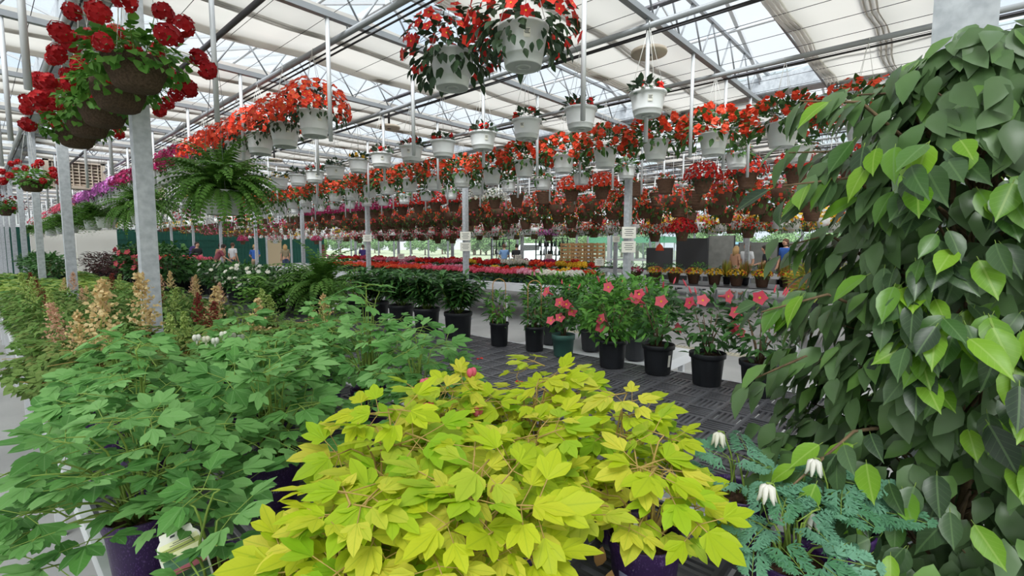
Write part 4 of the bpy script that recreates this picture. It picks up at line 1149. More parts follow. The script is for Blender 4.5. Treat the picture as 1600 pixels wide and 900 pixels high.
# ---- hanging ferns
def frond(seed, L, mat='leaf_fern'):
    rng = random.Random(seed); m = MB(); g = m.mat(mat)
    N = 16; pts = []
    for i in range(N + 1):
        t = i / N; pts.append(V((0, L * (t - .18 * t ** 3), L * (.62 * t - .95 * t * t))))
    m.tube(pts[::4], .0018, 4, g, False)
    for i in range(1, N):
        t = i / N; w = .052 * math.sin(pi * min(1, t * .9 + .14)) ** .7 * L / .45
        tg = (pts[i + 1] - pts[i - 1]).normalized()
        for sx in (-1, 1):
            d = (V((sx, 0, 0)) + tg * .35 - UP * .2).normalized()
            nn = V((1, 0, 0)).cross(tg)
            m.leaf(pts[i], d, nn if nn.z > 0 else -nn, w, L * .045, P_LONG, .1, .25, rng.uniform(-.1, .1), g)
    return m.mesh('frond')
FR = [frond(i, L) for i, L in enumerate((.5, .44, .55, .38))]
frj = {}
def fern_joined(seed, n, up):
    """all fronds of a distant fern"""
    rng = random.Random(seed); m = MB(); g = m.mat('leaf_fern')
    for i in range(n):
        a = i * 2.39996; tilt = rng.uniform(-.2, up); L = rng.uniform(.36, .52); s0 = V((cos(a), sin(a), 0))
        prev = None
        for q in range(1, 9):
            t = q / 8; p = s0 * (.05 + L * t * cos(tilt)) + UP * (L * (math.sin(tilt) * t + .5 * t - .85 * t * t)); sd = V((-s0.y, s0.x, 0))
            w = .075 * sin(pi * min(1, t * .9 + .1)) + .01
            for sx in (-1, 1): m.leaf(p, (sd * sx + s0 * .3 - UP * .15).normalized(), UP, w, .05, P_RH, .1, .2, rng.random() * .3 + (i % 7) * .1, g)
    return m.mesh('fronds')
def fern(x, y, z, label, n, near, group, sc=1, pot='tub', hang=True, loc_z=None):
    rng = random.Random(int(y * 100)); t = thing('hanging_fern' if hang else 'potted_fern', label, 'fern', (x, y, z), 0, group, sc)
    obj('pot', HP[pot] if hang else POT['nursery'], t)
    z0 = 0 if hang else .19
    if hang: obj('hanger', get_hanger((3.5 - z) / sc, 3, 'wire_grey'), t)
    if near:
        for i in range(n):
            a = i * 2.39996 + rng.uniform(-.2, .2); u = i / n
            tl = RAD(rng.uniform(-38, 18) + 95 * (1 - u) ** 1.5)
            o = V((cos(a), sin(a), 0)); d = o * cos(tl) + UP * sin(tl); nn = UP * cos(tl) - o * sin(tl)
            obj('frond', rng.choice(FR), t, mtx=frame(o * .05 + V((0, 0, z0)), d, nn, rng.uniform(.8, 1.05)))
    else:
        k = (n, hang)
        if k not in frj: frj[k] = fern_joined(n, n, 1.0)
        stuff(obj('fronds', frj[k], t, (0, 0, z0)))
    return t
for i, (y, nr) in enumerate(((5.15, 1), (8.4, 1), (11.2, 0), (12.6, 0), (15.8, 0), (17.5, 0), (20.5, 0), (24.5, 0))):
    fern(RAILS['F'], y, 2.12, 'hanging fern with long arching fronds, %s of the fern row' % nth(i), 200 if i == 0 else 150, nr, 'hanging ferns under the dark pipe', 1.05 if i else 1.2)

# ================================================================== shrubs in black nursery pots
def bush(seed, n, rx, rz, zc, L, W, mat, prof=P_OV, stems=7, stem_mat='bark', z0=.19, hollow=.45, upright=.2, whorls=0):
    """branching shrub: stems, and leaves in a loose crown (or in whorls up each stem)"""
    rng = random.Random(seed); m = MB(); g = m.mat(mat); st = MB(); st.mat(stem_mat)
    if whorls:
        for q in range(stems):
            a = q * 2.39996; lean = .12 + .3 * (q % 3) / 2; H = (zc + rz - z0) * rng.uniform(.75, 1.05)
            top = V((cos(a) * rx * lean * 2.0, sin(a) * rx * lean * 2.0, z0 + H)); b0 = V((cos(a) * .02, sin(a) * .02, z0))
            st.tube([b0, b0.lerp(top, .5) + V((cos(a) * .02, sin(a) * .02, 0)), top], [.005, .004, .002], 5)
            for w in range(whorls):
                t = .22 + .78 * (w + .5) / whorls; c = b0.lerp(top, t)
                for j in range(5):
                    b = j * 1.2566 + w * .7; o = V((cos(b), sin(b), 0))
                    d = (o + UP * rng.uniform(.05, .9) * (.5 + t * .7)).normalized()
                    m.leaf(c, d, (UP - o * .3 + rdir(rng) * .2).normalized(), L * rng.uniform(.8, 1.15), W, prof, .25, .45, rng.random(), g)
    else:
        for q in range(stems):
            a = q * 2.39996; top = V((cos(a) * rx * .5, sin(a) * rx * .5, zc + rz * rng.uniform(0, .5)))
            st.tube([V((cos(a) * .012, sin(a) * .012, z0 - .01)), V((cos(a) * rx * .18, sin(a) * rx * .18, (z0 + zc) / 2)), top], [.006, .0045, .002], 5)
        for i in range(n):
            d0 = rdir(rng); p = V((d0.x * rx, d0.y * rx, d0.z * rz)) * (1 - hollow * rng.random()) * (1 + .15 * sin(d0.x * 7 + d0.z * 5))
            p.z += zc
            d = (V((d0.x, d0.y, d0.z * .4)) + V((rng.uniform(-.7, .7), rng.uniform(-.7, .7), rng.uniform(-.6, .5) + upright))).normalized()
            nn = (UP * .9 + d0 * .6 + rdir(rng) * .4).normalized()
            m.leaf(p, d, nn, L * rng.uniform(.75, 1.2), W * rng.uniform(.85, 1.1), prof, .25, .35, rng.random(), g)
    return m.mesh('foliage'), st.mesh('stems')
def trumpet():
    m = MB(); g = m.mat('petal_mandevilla'); y = m.mat('petal_yellow')
    m.lathe([(.004, -.055), (.006, -.03), (.013, -.012), (.016, 0)], 10, g)
    m.flower(V((0, 0, -.002)), UP, .042, .1, g, 5, .18, .74, random.Random(3)); m.disc(.007, .001, 8, y)
    return m.mesh('flower')
TR = trumpet()
bud = MB(); bud.mat('petal_mandevilla'); bud.lathe([(.001, 0), (.005, .012), (.006, .03), (.001, .055)], 8); BUD = bud.mesh('bud')
def put_bush(name, label, cat, x, y, z, meshes, pot, rng, flowers=(), group=None, sc=1, soil=True, fmesh_=None):
    t = thing(name, label, cat, (x, y, z), rng.uniform(0, 6.28), group, sc)
    obj('pot', POT[pot], t)
    if soil: obj('soil', SOIL[pot], t)
    stuff(obj('foliage', meshes[0], t)); 
    if len(meshes) > 1 and meshes[1]: stuff(obj('stems', meshes[1], t))
    rz = t.rotation_euler.z
    for (dx, dy, dz, fx, fy, fz, s) in flowers:      # offsets in world directions
        c, s_ = cos(-rz), sin(-rz)
        p = V((dx * c - dy * s_, dx * s_ + dy * c, dz)); nn = V((fx * c - fy * s_, fx * s_ + fy * c, fz)).normalized()
        d = V((0, 0, 1)).cross(nn); d = d if d.length > .05 else V((1, 0, 0))
        obj('bud' if s < .6 else 'flower', BUD if s < .6 else (fmesh_ or TR), t, mtx=frame(p, d, nn, 1 if s < .6 else s))
    return t
rng = random.Random(31)
TOC = V((-.8, -.45, 0)).normalized()
def mfl(n, rx, zc, rz, seed):
    q = random.Random(seed); out = []
    for i in range(n):
        a = math.atan2(TOC.y, TOC.x) + q.uniform(-1.3, 1.3); zz = zc + rz * q.uniform(-.5, 1.0); rr = rx * q.uniform(.8, 1.08)
        out.append((cos(a) * rr, sin(a) * rr, zz, cos(a) + q.uniform(-.4, .4), sin(a) + q.uniform(-.4, .4), q.uniform(.0, .7), q.uniform(.95, 1.15)))
    for i in range(3):
        a = q.uniform(0, 6.28); out.append((cos(a) * rx * .7, sin(a) * rx * .7, zc + rz * q.uniform(.7, 1.1), cos(a) * .5, sin(a) * .5, 1, .5))
    return out
MS = [bush(40 + i, 230, .19, .2, .39, .062, .03, 'leaf_shrub', stems=6) for i in range(3)]
MD = bush(47, 520, .22, .24, .40, .06, .028, 'leaf_shrub_bright', stems=8)
MSM = bush(48, 230, .15, .19, .36, .055, .028, 'leaf_shrub', stems=6, z0=.155)
SLIM = bush(49, 240, .12, .15, .33, .06, .022, 'leaf_shrub_bright', stems=6)
SLIM2 = bush(52, 150, .09, .13, .29, .055, .022, 'leaf_shrub', stems=6)
mand = [(2.96, .76, 'nursery', MS[0], 5, 'pink mandevilla in a black pot, nearest to the fig tree'), (2.98, 1.06, 'nursery', MS[1], 5, 'pink mandevilla in a black pot, second from the fig tree'),
        (3.02, 1.40, 'nursery', MS[2], 4, 'pink mandevilla in a black pot with a white barcode label'), (2.97, 1.72, 'nursery', MD, 5, 'densest pink mandevilla in a black pot, fourth from the fig tree'), (3.02, 2.18, 'green', MSM, 6, 'pink mandevilla in a small green pot')]
for x, y, pot, me, n, lab in mand:
    t = put_bush('mandevilla', lab, 'plant', x, y, BZ, me, pot, rng, mfl(n, .19 if me is not MSM else .15, .40 if me is not MSM else .36, .19, int(y * 100)))
    if 'barcode' in lab:
        b = MB(); b.mat('paper'); bb = math.atan2(-y, -x) - t.rotation_euler.z + .75
        for i in range(4):
            for z in (.06, .14): b.v.append(((.083 + z * .085 + .0015) * cos(bb + i * .08), (.083 + z * .085 + .0015) * sin(bb + i * .08), z))
        for i in range(3): b.face([2 * i, 2 * i + 2, 2 * i + 3, 2 * i + 1])
        obj('barcode_label', b.mesh('barcode_label'), t)
hoop = tubem('bamboo_hoop', [(-.055, 0, .17)] + [(-.055 * cos(i * pi / 8), 0, .52 + .055 * sin(i * pi / 8)) for i in range(9)] + [(.055, 0, .17)], .0042, 'bamboo', 6)
for x, y, me, lab in ((3.02, 2.47, SLIM2, 'narrow leafy plant with bamboo hoop beside the small green pot'), (2.97, 2.82, SLIM, 'bright leafy plant with bamboo hoop in a slim black pot')):
    t = put_bush('hoop_plant', lab, 'plant', x, y, BZ, me, 'slim', rng); obj('bamboo_hoop', hoop, t, rot=(0, 0, -t.rotation_euler.z - .75), sc=1.0)
BIG = [bush(60 + i, 0, .3, .2, .39, .135, .036, 'leaf_shrub', P_OV, 12, 'stem_green', .22, whorls=11) for i in range(3)]
THIN = bush(66, 0, .2, .22, .42, .13, .03, 'leaf_shrub_bright', P_OV, 6, 'stem_orange', .22, whorls=4)
for i, (x, y) in enumerate(((3.0, 3.38), (2.99, 3.84), (2.98, 4.26), (2.98, 4.72), (3.0, 5.16))):
    put_bush('leafy_shrub', ('dark leafy shrub in a big black pot, nearest the slim hoop pots', 'dark leafy shrub in a big black pot, second from the slim hoop pots', 'dark leafy shrub in a big black pot, third from the slim hoop pots', 'dark leafy shrub in a big black pot, fourth from the slim hoop pots', 'thin leggy shrub in a big black pot beside the potted fern')[i], 'plant', x, y, BZ, THIN if i == 4 else BIG[i % 3], 'big', rng)
# glossy bushes on the low white bench behind the mandevillas
GB = [bush(70 + i, 700, .27, .24, .42, .085, .026, 'leaf_shrub_bright', P_OV, 9, 'stem_green') for i in range(2)]
for i, (x, y) in enumerate(((3.95, 2.05), (4.0, 2.55), (4.0, 3.05), (4.45, 2.25), (4.45, 2.85))):
    put_bush('glossy_bush', 'glossy bright green bush on the low white bench, %s from its near end' % ('first', 'third', 'fifth', 'second', 'fourth')[i], 'plant', x, y, .585, GB[i % 2], 'nursery', rng, group='glossy bushes on the low bench', sc=1.1)
# potted fern mound and white-flowering gardenias, then round shrubs down the bench
fern(2.95, 5.95, BZ, 'large potted fern spreading between the black pots and the gardenias', 130, 1, None, 1.45, hang=False)
fern(2.55, 6.35, BZ, 'potted fern behind the large potted fern', 80, 0, None, 1.15, hang=False)
GA = [bush(80 + i, 520, .27, .2, .36, .075, .034, 'leaf_shrub', P_OV, 7) for i in range(2)]
gf = MB(); g_ = gf.mat('petal_white'); gf.flower(V((0, 0, 0)), UP, 1, .2, g_, 6, .3, .7, random.Random(2)); gf.flower(V((0, 0, .15)), UP, .6, .4, g_, 5, .6, .7, random.Random(3)); GF = gf.mesh('flower')
for i, (x, y) in enumerate(((3.02, 6.75), (2.6, 7.1), (3.0, 7.55), (2.6, 7.9), (3.02, 8.35), (2.55, 8.6))):
    fl_ = [(q[0] * 1.3, q[1] * 1.3, q[2], q[3], q[4], q[5] + .5, .034 * q[6]) for q in mfl(12, .2, .38, .2, i + 3)[:12]]
    t = thing('gardenia', 'white-flowered gardenia in a black pot, %s beyond the potted fern' % nth(i), 'plant', (x, y, BZ), 0, 'white gardenias on the grid bench')
    obj('pot', POT['big'], t); obj('soil', SOIL['big'], t); stuff(obj('foliage', GA[i % 2][0], t)); stuff(obj('stems', GA[i % 2][1], t))
    for (dx, dy, dz, fx, fy, fz, s) in fl_:
        nn = V((fx, fy, fz)).normalized(); d = V((0, 0, 1)).cross(nn); obj('flower', GF, t, mtx=frame((dx, dy, dz), d if d.length > .05 else (1, 0, 0), nn, s))
RS = [bush(90 + i, 420, .25, .2, .37, .07, .034, 'leaf_shrub' if i else 'leaf_shrub_bright', P_OV, 6) for i in range(3)]
i = 0
for y in [9.4 + k * .56 for k in range(15)]:
    for x in (3.2, 2.75):
        put_bush('round_shrub', 'round green shrub in black pot, %s of its row, %s' % (nth(i // 2), 'aisle side' if i % 2 == 0 else 'inner side'), 'plant', x + rng.uniform(-.04, .04), y + (.25 if x < 3 else 0), BZ, RS[i % 3], 'big', rng, group='round shrubs on the far grid bench', soil=False); i += 1
# pink hibiscus
HB = bush(97, 650, .34, .36, .55, .09, .06, 'leaf_shrub', P_OV, 8, z0=.22)
for i, (x, y) in enumerate(((2.2, 9.8), (2.25, 10.6), (2.15, 11.4), (2.2, 12.3))):
    put_bush('hibiscus', 'dark hibiscus with coral pink flowers behind the galvanised posts, %s of four' % nth(i), 'plant', x, y, BZ, HB, 'big', rng, [(q[0] * 1.8, q[1] * 1.8, q[2] + .15, q[3], q[4], q[5], 1.5) for q in mfl(7, .2, .42, .24, i + 40)[:7]], 'hibiscus behind the posts')
PU = bush(98, 420, .34, .3, .42, .1, .03, 'leaf_purple', P_OV, 8, z0=.22)
for i, y in enumerate((13.2, 14.2, 15.2, 16.2)): put_bush('purple_shrub', 'purple-brown leafed shrub below the far ferns, %s of four' % nth(i), 'plant', 2.1, y, BZ, PU, 'big', rng, group='purple shrubs')
for i, y in enumerate((12.4, 13.2, 14.1, 15.0, 16.0, 17.0)): put_bush('dark_shrub', 'dark green shrub on the left bench beyond the hostas, %s of six' % nth(i), 'plant', .95, y, BZ, RS[1 + i % 2], 'big', rng, group='dark shrubs beyond the hostas', sc=1.25)

# ================================================================== hostas
def hosta_leaf(seed, var):
    rng = random.Random(seed); m = MB(); g = m.mat('leaf_hosta'); k = m.mat('stem_green')
    m.tube([(0, -.1, -.03), (0, -.03, .0), (0, 0, 0)], .004, 5, k, False)
    m.leaf(V((0, 0, 0)), V((0, 1, .05)).normalized(), UP, .17, .125, P_HEART, .25, .35, 0, g)
    return m.mesh('leaf')
HL = [hosta_leaf(i, 0) for i in range(3)]
rng = random.Random(41)
cnt = 0
hm = MB(); hg = hm.mat('leaf_hosta'); q = random.Random(8)
for i in range(30):
    a = i * 2.39996; u = i / 30; rr = .05 + .17 * u; o = V((cos(a), sin(a), 0)); hm.leaf(o * rr * .6 + V((0, 0, .3 - .13 * u)), (o + UP * (.35 - .6 * u)).normalized(), (UP + o * .2).normalized(), .17, .12, P_HEART, .22, .45, q.random() * .35, hg)
HFAR = hm.mesh('leaves')
for y in [8.25 + k * .38 for k in range(16)]:
    for x in (.36, .72, 1.08, 1.4):
        if 11.3 < y < 12.1: continue
        lab = 'hosta with broad yellow-green leaves, %s along, %s column from the aisle' % (nth(cnt // 4), nth(cnt % 4))
        t = thing('hosta', lab, 'plant', (x + rng.uniform(-.05, .05), y + rng.uniform(-.06, .06), BZ), rng.uniform(0, 6), 'hostas on the left benches')
        obj('pot', POT['nursery'], t, sc=.85)
        if y < 9.1:
            for i in range(15):
                a = i * 2.39996; u = i / 15; o = V((cos(a), sin(a), 0))
                obj('leaf', HL[i % 3], t, mtx=frame(o * (.05 + .15 * u) + V((0, 0, .31 - .1 * u)), o + UP * (.25 - .5 * u), UP + o * .25, rng.uniform(.85, 1.15)))
        else: stuff(obj('leaves', HFAR, t))
        cnt += 1

# ================================================================== astilbes with plumes, violas
def plume(seed, mat, H=.26, W=.075):
    rng = random.Random(seed); m = MB(); g = m.mat(mat); k = m.mat('stem_green')
    m.tube([(0, 0, -.12), (0, 0, H * .5), (.004, 0, H)], [.003, .002, .001], 5, k)
    for i in range(26):
        t = i / 26; z = H * t; L = W * (1 - t) ** .8 + .012; a = i * 2.39996; o = V((cos(a), sin(a), 0)); d = (o + UP * (.55 + .6 * t)).normalized()
        for j in range(7):
            c = V((0, 0, z)) + d * L * (j + 1) / 7
            for w in range(2): m.leaf(c + rdir(rng) * .004, rdir(rng), rdir(rng), .018, .014, P_RH, .2, .2, rng.random(), g)
    return m.mesh('plume')
PLU = {c: [plume(i + 5, c) for i in range(2)] for c in ('plume_cream', 'plume_pink', 'plume_red', 'plume_green')}
def astilbe_leaf(seed):
    rng = random.Random(seed); m = MB(); g = m.mat('leaf_astilbe'); k = m.mat('stem_orange')
    m.tube([(0, -.05, -.03), (0, .05, .01), (0, .13, 0)], .0014, 4, k, False)
    for i in range(4):
        y = .02 + .036 * i
        for sx in ((-1, 1) if i < 3 else (-1, 0, 1)):
            d = V((sx, .55 if sx else 1, rng.uniform(-.15, .1))).normalized(); L = .062 - .008 * i
            for j in range(3):
                a = (j - 1) * .75; dd = V((d.x * cos(a) - d.y * sin(a), d.x * sin(a) + d.y * cos(a), d.z))
                m.leaf(V((sx * .008, y, .005)) + (d * .018 if j != 1 else d * .022), dd, UP, L * (.8 if j != 1 else 1) * .8, .026, P_OV, .25, .3, rng.uniform(-.05, .05), g)
    return m.mesh('leaf')
AL = [astilbe_leaf(i) for i in range(4)]
rng = random.Random(51)
AST = [((.36, 2.92), 'plume_cream', 2, 'astilbe with the tallest broad cream plume'), ((.72, 2.95), 'plume_green', 2, 'astilbe with greenish opening plumes in the near middle'), ((1.1, 3.0), 'plume_cream', 1, 'astilbe with a short cream plume near the first galvanised post'), ((1.4, 2.95), 'plume_cream', 2, 'astilbe with cream plumes beside the potted fern view'),
       ((.27, 3.36), 'plume_pink', 1, 'astilbe with one pale pink plume at the left bench edge'), ((.62, 3.36), 'plume_cream', 2, 'astilbe with a leaning cream plume behind the tallest one'), ((.96, 3.38), 'plume_red', 2, 'astilbe with faded red plumes in front of the first galvanised post'), ((1.32, 3.36), 'plume_green', 2, 'astilbe with green spikes in front of the black pots')]
for i, ((x, y), pc, n, lab) in enumerate(AST):
    t = leafy_plant('astilbe', lab, 'plant', (x, y, BZ), AL, 46, .2, .21, rng, lsc=(.9, 1.35), stem='stem_orange', flat=.4)
    for q in range(n):
        a = q * 2.6 + i; big = 'tallest' in lab and q == 0
        obj('plume', PLU[pc][q % 2], t, (.08 * cos(a) * q, .08 * sin(a) * q, .36 if big else rng.uniform(.3, .36)), (rng.uniform(-.15, .15), rng.uniform(-.15, .15), rng.uniform(0, 6)), 1.3 if big else rng.uniform(.65, .9))
    if i == 6: obj('plume', PLU['plume_cream'][0], t, (.02, .05, .34), (.1, .1, 0), 1.0)
# the astilbes on the next bench, each a pot with its own crown
AFO = []
for v in range(3):
    q = random.Random(70 + v); am = MB(); ag = am.mat('leaf_astilbe')
    for i in range(420):
        d = rdir(q); p = V((d.x * .19, d.y * .19, .27 + d.z * .12)) * (1 - .3 * q.random()); am.leaf(p, (V((d.x, d.y, q.uniform(-.3, .3)))).normalized(), (UP + d * .5 + rdir(q) * .35).normalized(), q.uniform(.04, .065), .026, P_OV, .25, .3, q.random(), ag)
    AFO.append(am.mesh('foliage'))
cnt = 0
for y in [4.32 + k * .36 for k in range(9)]:
    for x in (.36, .68, 1.0, 1.34):
        pc = ('plume_green', 'plume_cream', 'plume_red', 'plume_pink')[(cnt * 7 // 3) % 4]
        t = thing('astilbe', 'astilbe with %s plume on the second bench, row %s, %s from aisle' % ({'plume_green': 'green', 'plume_cream': 'cream', 'plume_red': 'brown-red', 'plume_pink': 'pink'}[pc], nth(cnt // 4), nth(cnt % 4)), 'plant', (x + rng.uniform(-.04, .04), y + rng.uniform(-.05, .05), BZ), rng.uniform(0, 6), 'astilbes on the second bench', rng.uniform(.9, 1.15))
        obj('pot', POT['nursery'], t, sc=.85); stuff(obj('foliage', AFO[cnt % 3], t))
        if cnt % 3 != 1: obj('plume', PLU[pc][cnt % 2], t, (.03, 0, .36), (rng.uniform(-.15, .15), rng.uniform(-.15, .15), 0), rng.uniform(.55, .8))
        cnt += 1
vm = MB(); vg = vm.mat('leaf_basket'); vw = vm.mat('petal_white'); vp = vm.mat('petal_lilac'); q = random.Random(4)
for i in range(80):
    d = rdir(q); vm.leaf(V((d.x * .09, d.y * .09, .17 + abs(d.z) * .07)), d, UP, .03, .02, P_RH, .2, .2, q.random(), vg)
vf = MB(); vf.mat('petal_white'); vf.flower(V((0, 0, 0)), UP, .022, .3, 0, 5, .2, .75, random.Random(1)); VF = vf.mesh('flower'); VM = vm.mesh('foliage')
for i, (x, y) in enumerate(((.26, 7.22), (.24, 8.1))):
    t = thing('viola', 'small white viola pot at the left bench edge by the hostas, %s along' % nth(i), 'plant', (x, y, BZ), 0, 'white violas')
    obj('pot', POT['purple'], t); stuff(obj('foliage', VM, t))
    for j in range(7): a = j * .9; obj('flower', VF, t, (.07 * cos(a), .07 * sin(a), .24 + .01 * (j % 3)), (RAD(40), 0, a))

# ================================================================== geraniums on the white benches
def geranium(seed, mat, heads=4):
    rng = random.Random(seed); m = MB(); g = m.mat('leaf_basket'); f = MB(); fg = f.mat(mat)
    for i in range(46):
        d = rdir(rng); m.leaf(V((d.x * .085, d.y * .085, .10 + d.z * .05)), (d + UP * .1).normalized(), (UP + d * .4).normalized(), .05, .05, P_HEART, .2, .3, rng.random(), g)
    for h in range(heads):
        a = h * 2.4 + seed; c = V((cos(a) * .06, sin(a) * .06, .19 + .025 * (h % 2))); r0 = rng.random()
        for i in range(15):
            z = 1 - 1.6 * (i + .5) / 15; b = i * 2.39996; q = math.sqrt(1 - z * z); p = V((q * cos(b), q * sin(b), z * .8))
            f.flower(c + p * .04, p.normalized(), .02, r0 + rng.uniform(-.15, .15), fg, 4, .2, .75, rng)
    return m.mesh('foliage'), f.mesh('flower_heads')
GM = {c: [geranium(i, c) for i in range(2)] for c in ('petal_orange', 'petal_pink', 'petal_light_pink', 'petal_white', 'petal_red', 'petal_orange_red', 'petal_magenta', 'petal_yellow')}
sp_ = MB(); sp_.mat('pot_green'); sp_.lathe([(0, 0), (.04, 0), (.055, .085), (.058, .09), (.052, .09)], 14); SPOT = sp_.mesh('pot')
CN = {'petal_orange': 'orange', 'petal_pink': 'pink', 'petal_light_pink': 'pale pink', 'petal_white': 'white', 'petal_red': 'red', 'petal_orange_red': 'orange-red', 'petal_magenta': 'magenta', 'petal_yellow': 'yellow'}
rng = random.Random(61)
def ger_row(x, ys, z, colf, rowname, group, name='geranium', sc=1.3):
    for i, y in enumerate(ys):
        c = colf(i, y)
        t = thing(name, '%s %s, %s from near end, %s' % (CN[c], name.replace('_', ' '), nth(i), rowname), 'plant', (x + rng.uniform(-.03, .03), y, z), rng.uniform(0, 6), group, sc * rng.uniform(.92, 1.1))
        obj('pot', SPOT, t); a, b = GM[c][i % 2]; stuff(obj('foliage', a, t)); obj('flower_heads', b, t)
def c1(i, y): return 'petal_white' if y < 6.3 else 'petal_light_pink' if y < 7.1 else 'petal_pink' if y < 10.5 else 'petal_orange'
ger_row(7.98, ar(5.45, .2, 40, .003), .78, c1, 'front row of the white bench', 'front geraniums on the long white bench')
ger_row(8.2, ar(5.5, .2, 40, .003), .78, lambda i, y: 'petal_white' if y < 6.6 else 'petal_pink' if y < 10.5 else 'petal_orange', 'second row of the white bench', 'second geraniums on the long white bench')
ger_row(8.8, ar(5.6, .24, 34, .004), .78, lambda i, y: ('petal_orange_red', 'petal_orange_red', 'petal_red', 'petal_yellow')[i % 4] if y < 9 else ('petal_light_pink', 'petal_pink', 'petal_red')[i // 5 % 3], 'back row of the white bench', 'back geraniums on the long white bench')
ger_row(10.3, ar(6.9, .3, 34, .006), .78, lambda i, y: ('petal_yellow', 'petal_orange_red', 'petal_white', 'petal_red')[i // 3 % 4] if y < 11 else ('petal_pink', 'petal_red', 'petal_light_pink')[i // 4 % 3], 'front row of the red-flower bench', 'flowers on the second white bench', 'bedding_plant', 1.75)
ger_row(10.9, ar(6.9, .34, 32, .006), .78, lambda i, y: ('petal_red', 'petal_magenta', 'petal_pink')[i // 4 % 3], 'back row of the red-flower bench', 'back flowers on the second white bench', 'bedding_plant', 1.75)
# red drift of flowers far down the left
tray_bench('far bench of solid red flowers before the green wall', 4.2, 6.4, 18.5, 31, .8)
ger_row(4.6, ar(18.8, .42, 24), .78, lambda i, y: 'petal_red' if y > 22 else 'petal_orange', 'front row before the green wall', 'red flowers before the green wall', 'bedding_plant', 1.9)
ger_row(5.3, ar(18.9, .42, 24), .78, lambda i, y: 'petal_pink' if y < 22 else 'petal_red', 'back row before the green wall', 'red flowers before the green wall', 'bedding_plant', 1.9)
# yellow-orange planters on the black-topped bench
def planter_fl(seed):
    rng = random.Random(seed); f = MB(); ms = [f.mat('petal_yellow'), f.mat('petal_orange'), f.mat('petal_yellow')]
    for p, nn in flower_sites(seed, 75, .24, .13, -.1, -.7): f.flower(p + V((0, 0, .30)), nn, .034, rng.random(), rng.choice(ms) if p.x < .05 else ms[0], 5, .2, .7, rng)
    return f.mesh('blossoms')
PF = [planter_fl(i) for i in range(2)]; PFO = foliage(400, 150, .23, .12, -.1, .06, .035, 'leaf_basket', zo=.29)
for i, y in enumerate((2.75, 3.35, 3.95, 4.5, 5.05, 5.6, 6.15)):
    t = thing('flower_planter', 'brown planter of yellow and orange flowers, %s from the clay trays' % nth(i), 'plant', (12.95, y, .6), i * 1.3, 'yellow-orange planters on the black-topped bench'); obj('pot', POT['planter'], t, sc=.95)
    stuff(obj('foliage', PFO, t)); stuff(obj('blossoms', PF[i % 2], t))
t = put_bush('flower_planter', 'brown planter of pink and white flowers at the far end of the planters', 'plant', 12.9, 6.75, .6, (PFO,), 'planter', rng, soil=False); obj('blossoms', joined([(p + V((0, 0, .3)), n_) for p, n_ in flower_sites(77, 60, .22, .12, -.1, -.6)], 'single', ('petal_magenta', 'petal_white', 'petal_pink'), .034, 3), t)['kind'] = 'stuff'
# reddish grasses behind them and clay trays in front
gr = MB(); gg = gr.mat('leaf_dry'); g2 = gr.mat('leaf_croton'); q = random.Random(2)
for i in range(110):
    a = q.uniform(0, 6.28); o = V((cos(a), sin(a), 0)) * q.uniform(0, .1); gr.leaf(o, (V((cos(a) * .35, sin(a) * .35, 1))).normalized(), V((cos(a), sin(a), .2)), q.uniform(.3, .5), .02, P_LONG, .1, .2, q.random(), q.choice((gg, g2)))
GRS = gr.mesh('blades')
for i, y in enumerate((2.5, 2.95, 3.4, 3.85, 4.3)):
    t = thing('ornamental_grass', 'tawny ornamental grass behind the planters, %s from the near end' % nth(i), 'plant', (13.3, y, .6), i, 'tawny grasses behind the planters'); obj('pot', POT['nursery'], t); stuff(obj('blades', GRS, t, (0, 0, .18)))
ct = MB(); ct.mat('terracotta')
ct.box((0, 0, .01), (.6, .32, .02))
for sy in (-1, 1): ct.box((0, sy * .165, .065), (.64, .02, .11), 0, M.Rotation(RAD(-14 * sy), 3, 'X'))
for sx in (-1, 1): ct.box((sx * .31, 0, .065), (.02, .33, .11), 0, M.Rotation(RAD(14 * sx), 3, 'Y'))
CT = ct.mesh('clay_tray', smooth=False)
for i, z in enumerate((.6, .70, .80)):
    o = obj('clay_tray', CT, None, (12.95, 2.42, z), (0, 0, RAD(88))); tag(o, 'terracotta clay trough, %s from the bottom of its stack' % nth(i), 'planter', 'clay troughs on the bench end')
# palms and variegated plants beyond the fig
def palm(seed):
    rng = random.Random(seed); m = MB(); g = m.mat('leaf_palm')
    for i in range(11):
        a = i * 2.39996; o = V((cos(a), sin(a), 0)); L = rng.uniform(.55, .8)
        for q in range(1, 15):
            t = q / 15; p = o * (L * t * .8) + UP * (L * (1.1 * t - .75 * t * t)); sd = V((-o.y, o.x, 0))
            for sx in (-1, 1): m.leaf(p, (sd * sx + o * .7 + UP * .1).normalized(), UP, .2 * sin(pi * min(1, t * .85 + .12)), .018, P_LONG, .1, .3, rng.random(), g)
        m.tube([V((0, 0, 0))] + [o * (L * t * .8) + UP * (L * (1.1 * t - .75 * t * t)) for t in (.3, .6, .95)], .005, 4, g, False)
    return m.mesh('fronds')
PM = palm(1); CRO = bush(120, 300, .28, .3, .45, .16, .03, 'leaf_croton', P_LONG, 6, z0=.2)
tray_bench('white bench of palms and variegated plants behind the fig tree', 8.3, 9.5, .2, 1.75, .6, False)
for i, (x, y) in enumerate(((8.8, 1.1), (8.7, .55))):
    t = thing('palm', 'feathery yellow-green palm beside the clay troughs, %s of two' % nth(i), 'plant', (x, y, .585), i * 2, 'palms behind the fig tree'); obj('pot', POT['big'], t); stuff(obj('fronds', PM, t, (0, 0, .2)))
for i, (x, y) in enumerate(((8.55, 1.5), (8.5, .9))): put_bush('variegated_plant', 'yellow variegated strap-leaf plant below the palms, %s of two' % nth(i), 'plant', x, y, .585, CRO, 'big', rng, group='variegated plants behind the fig')
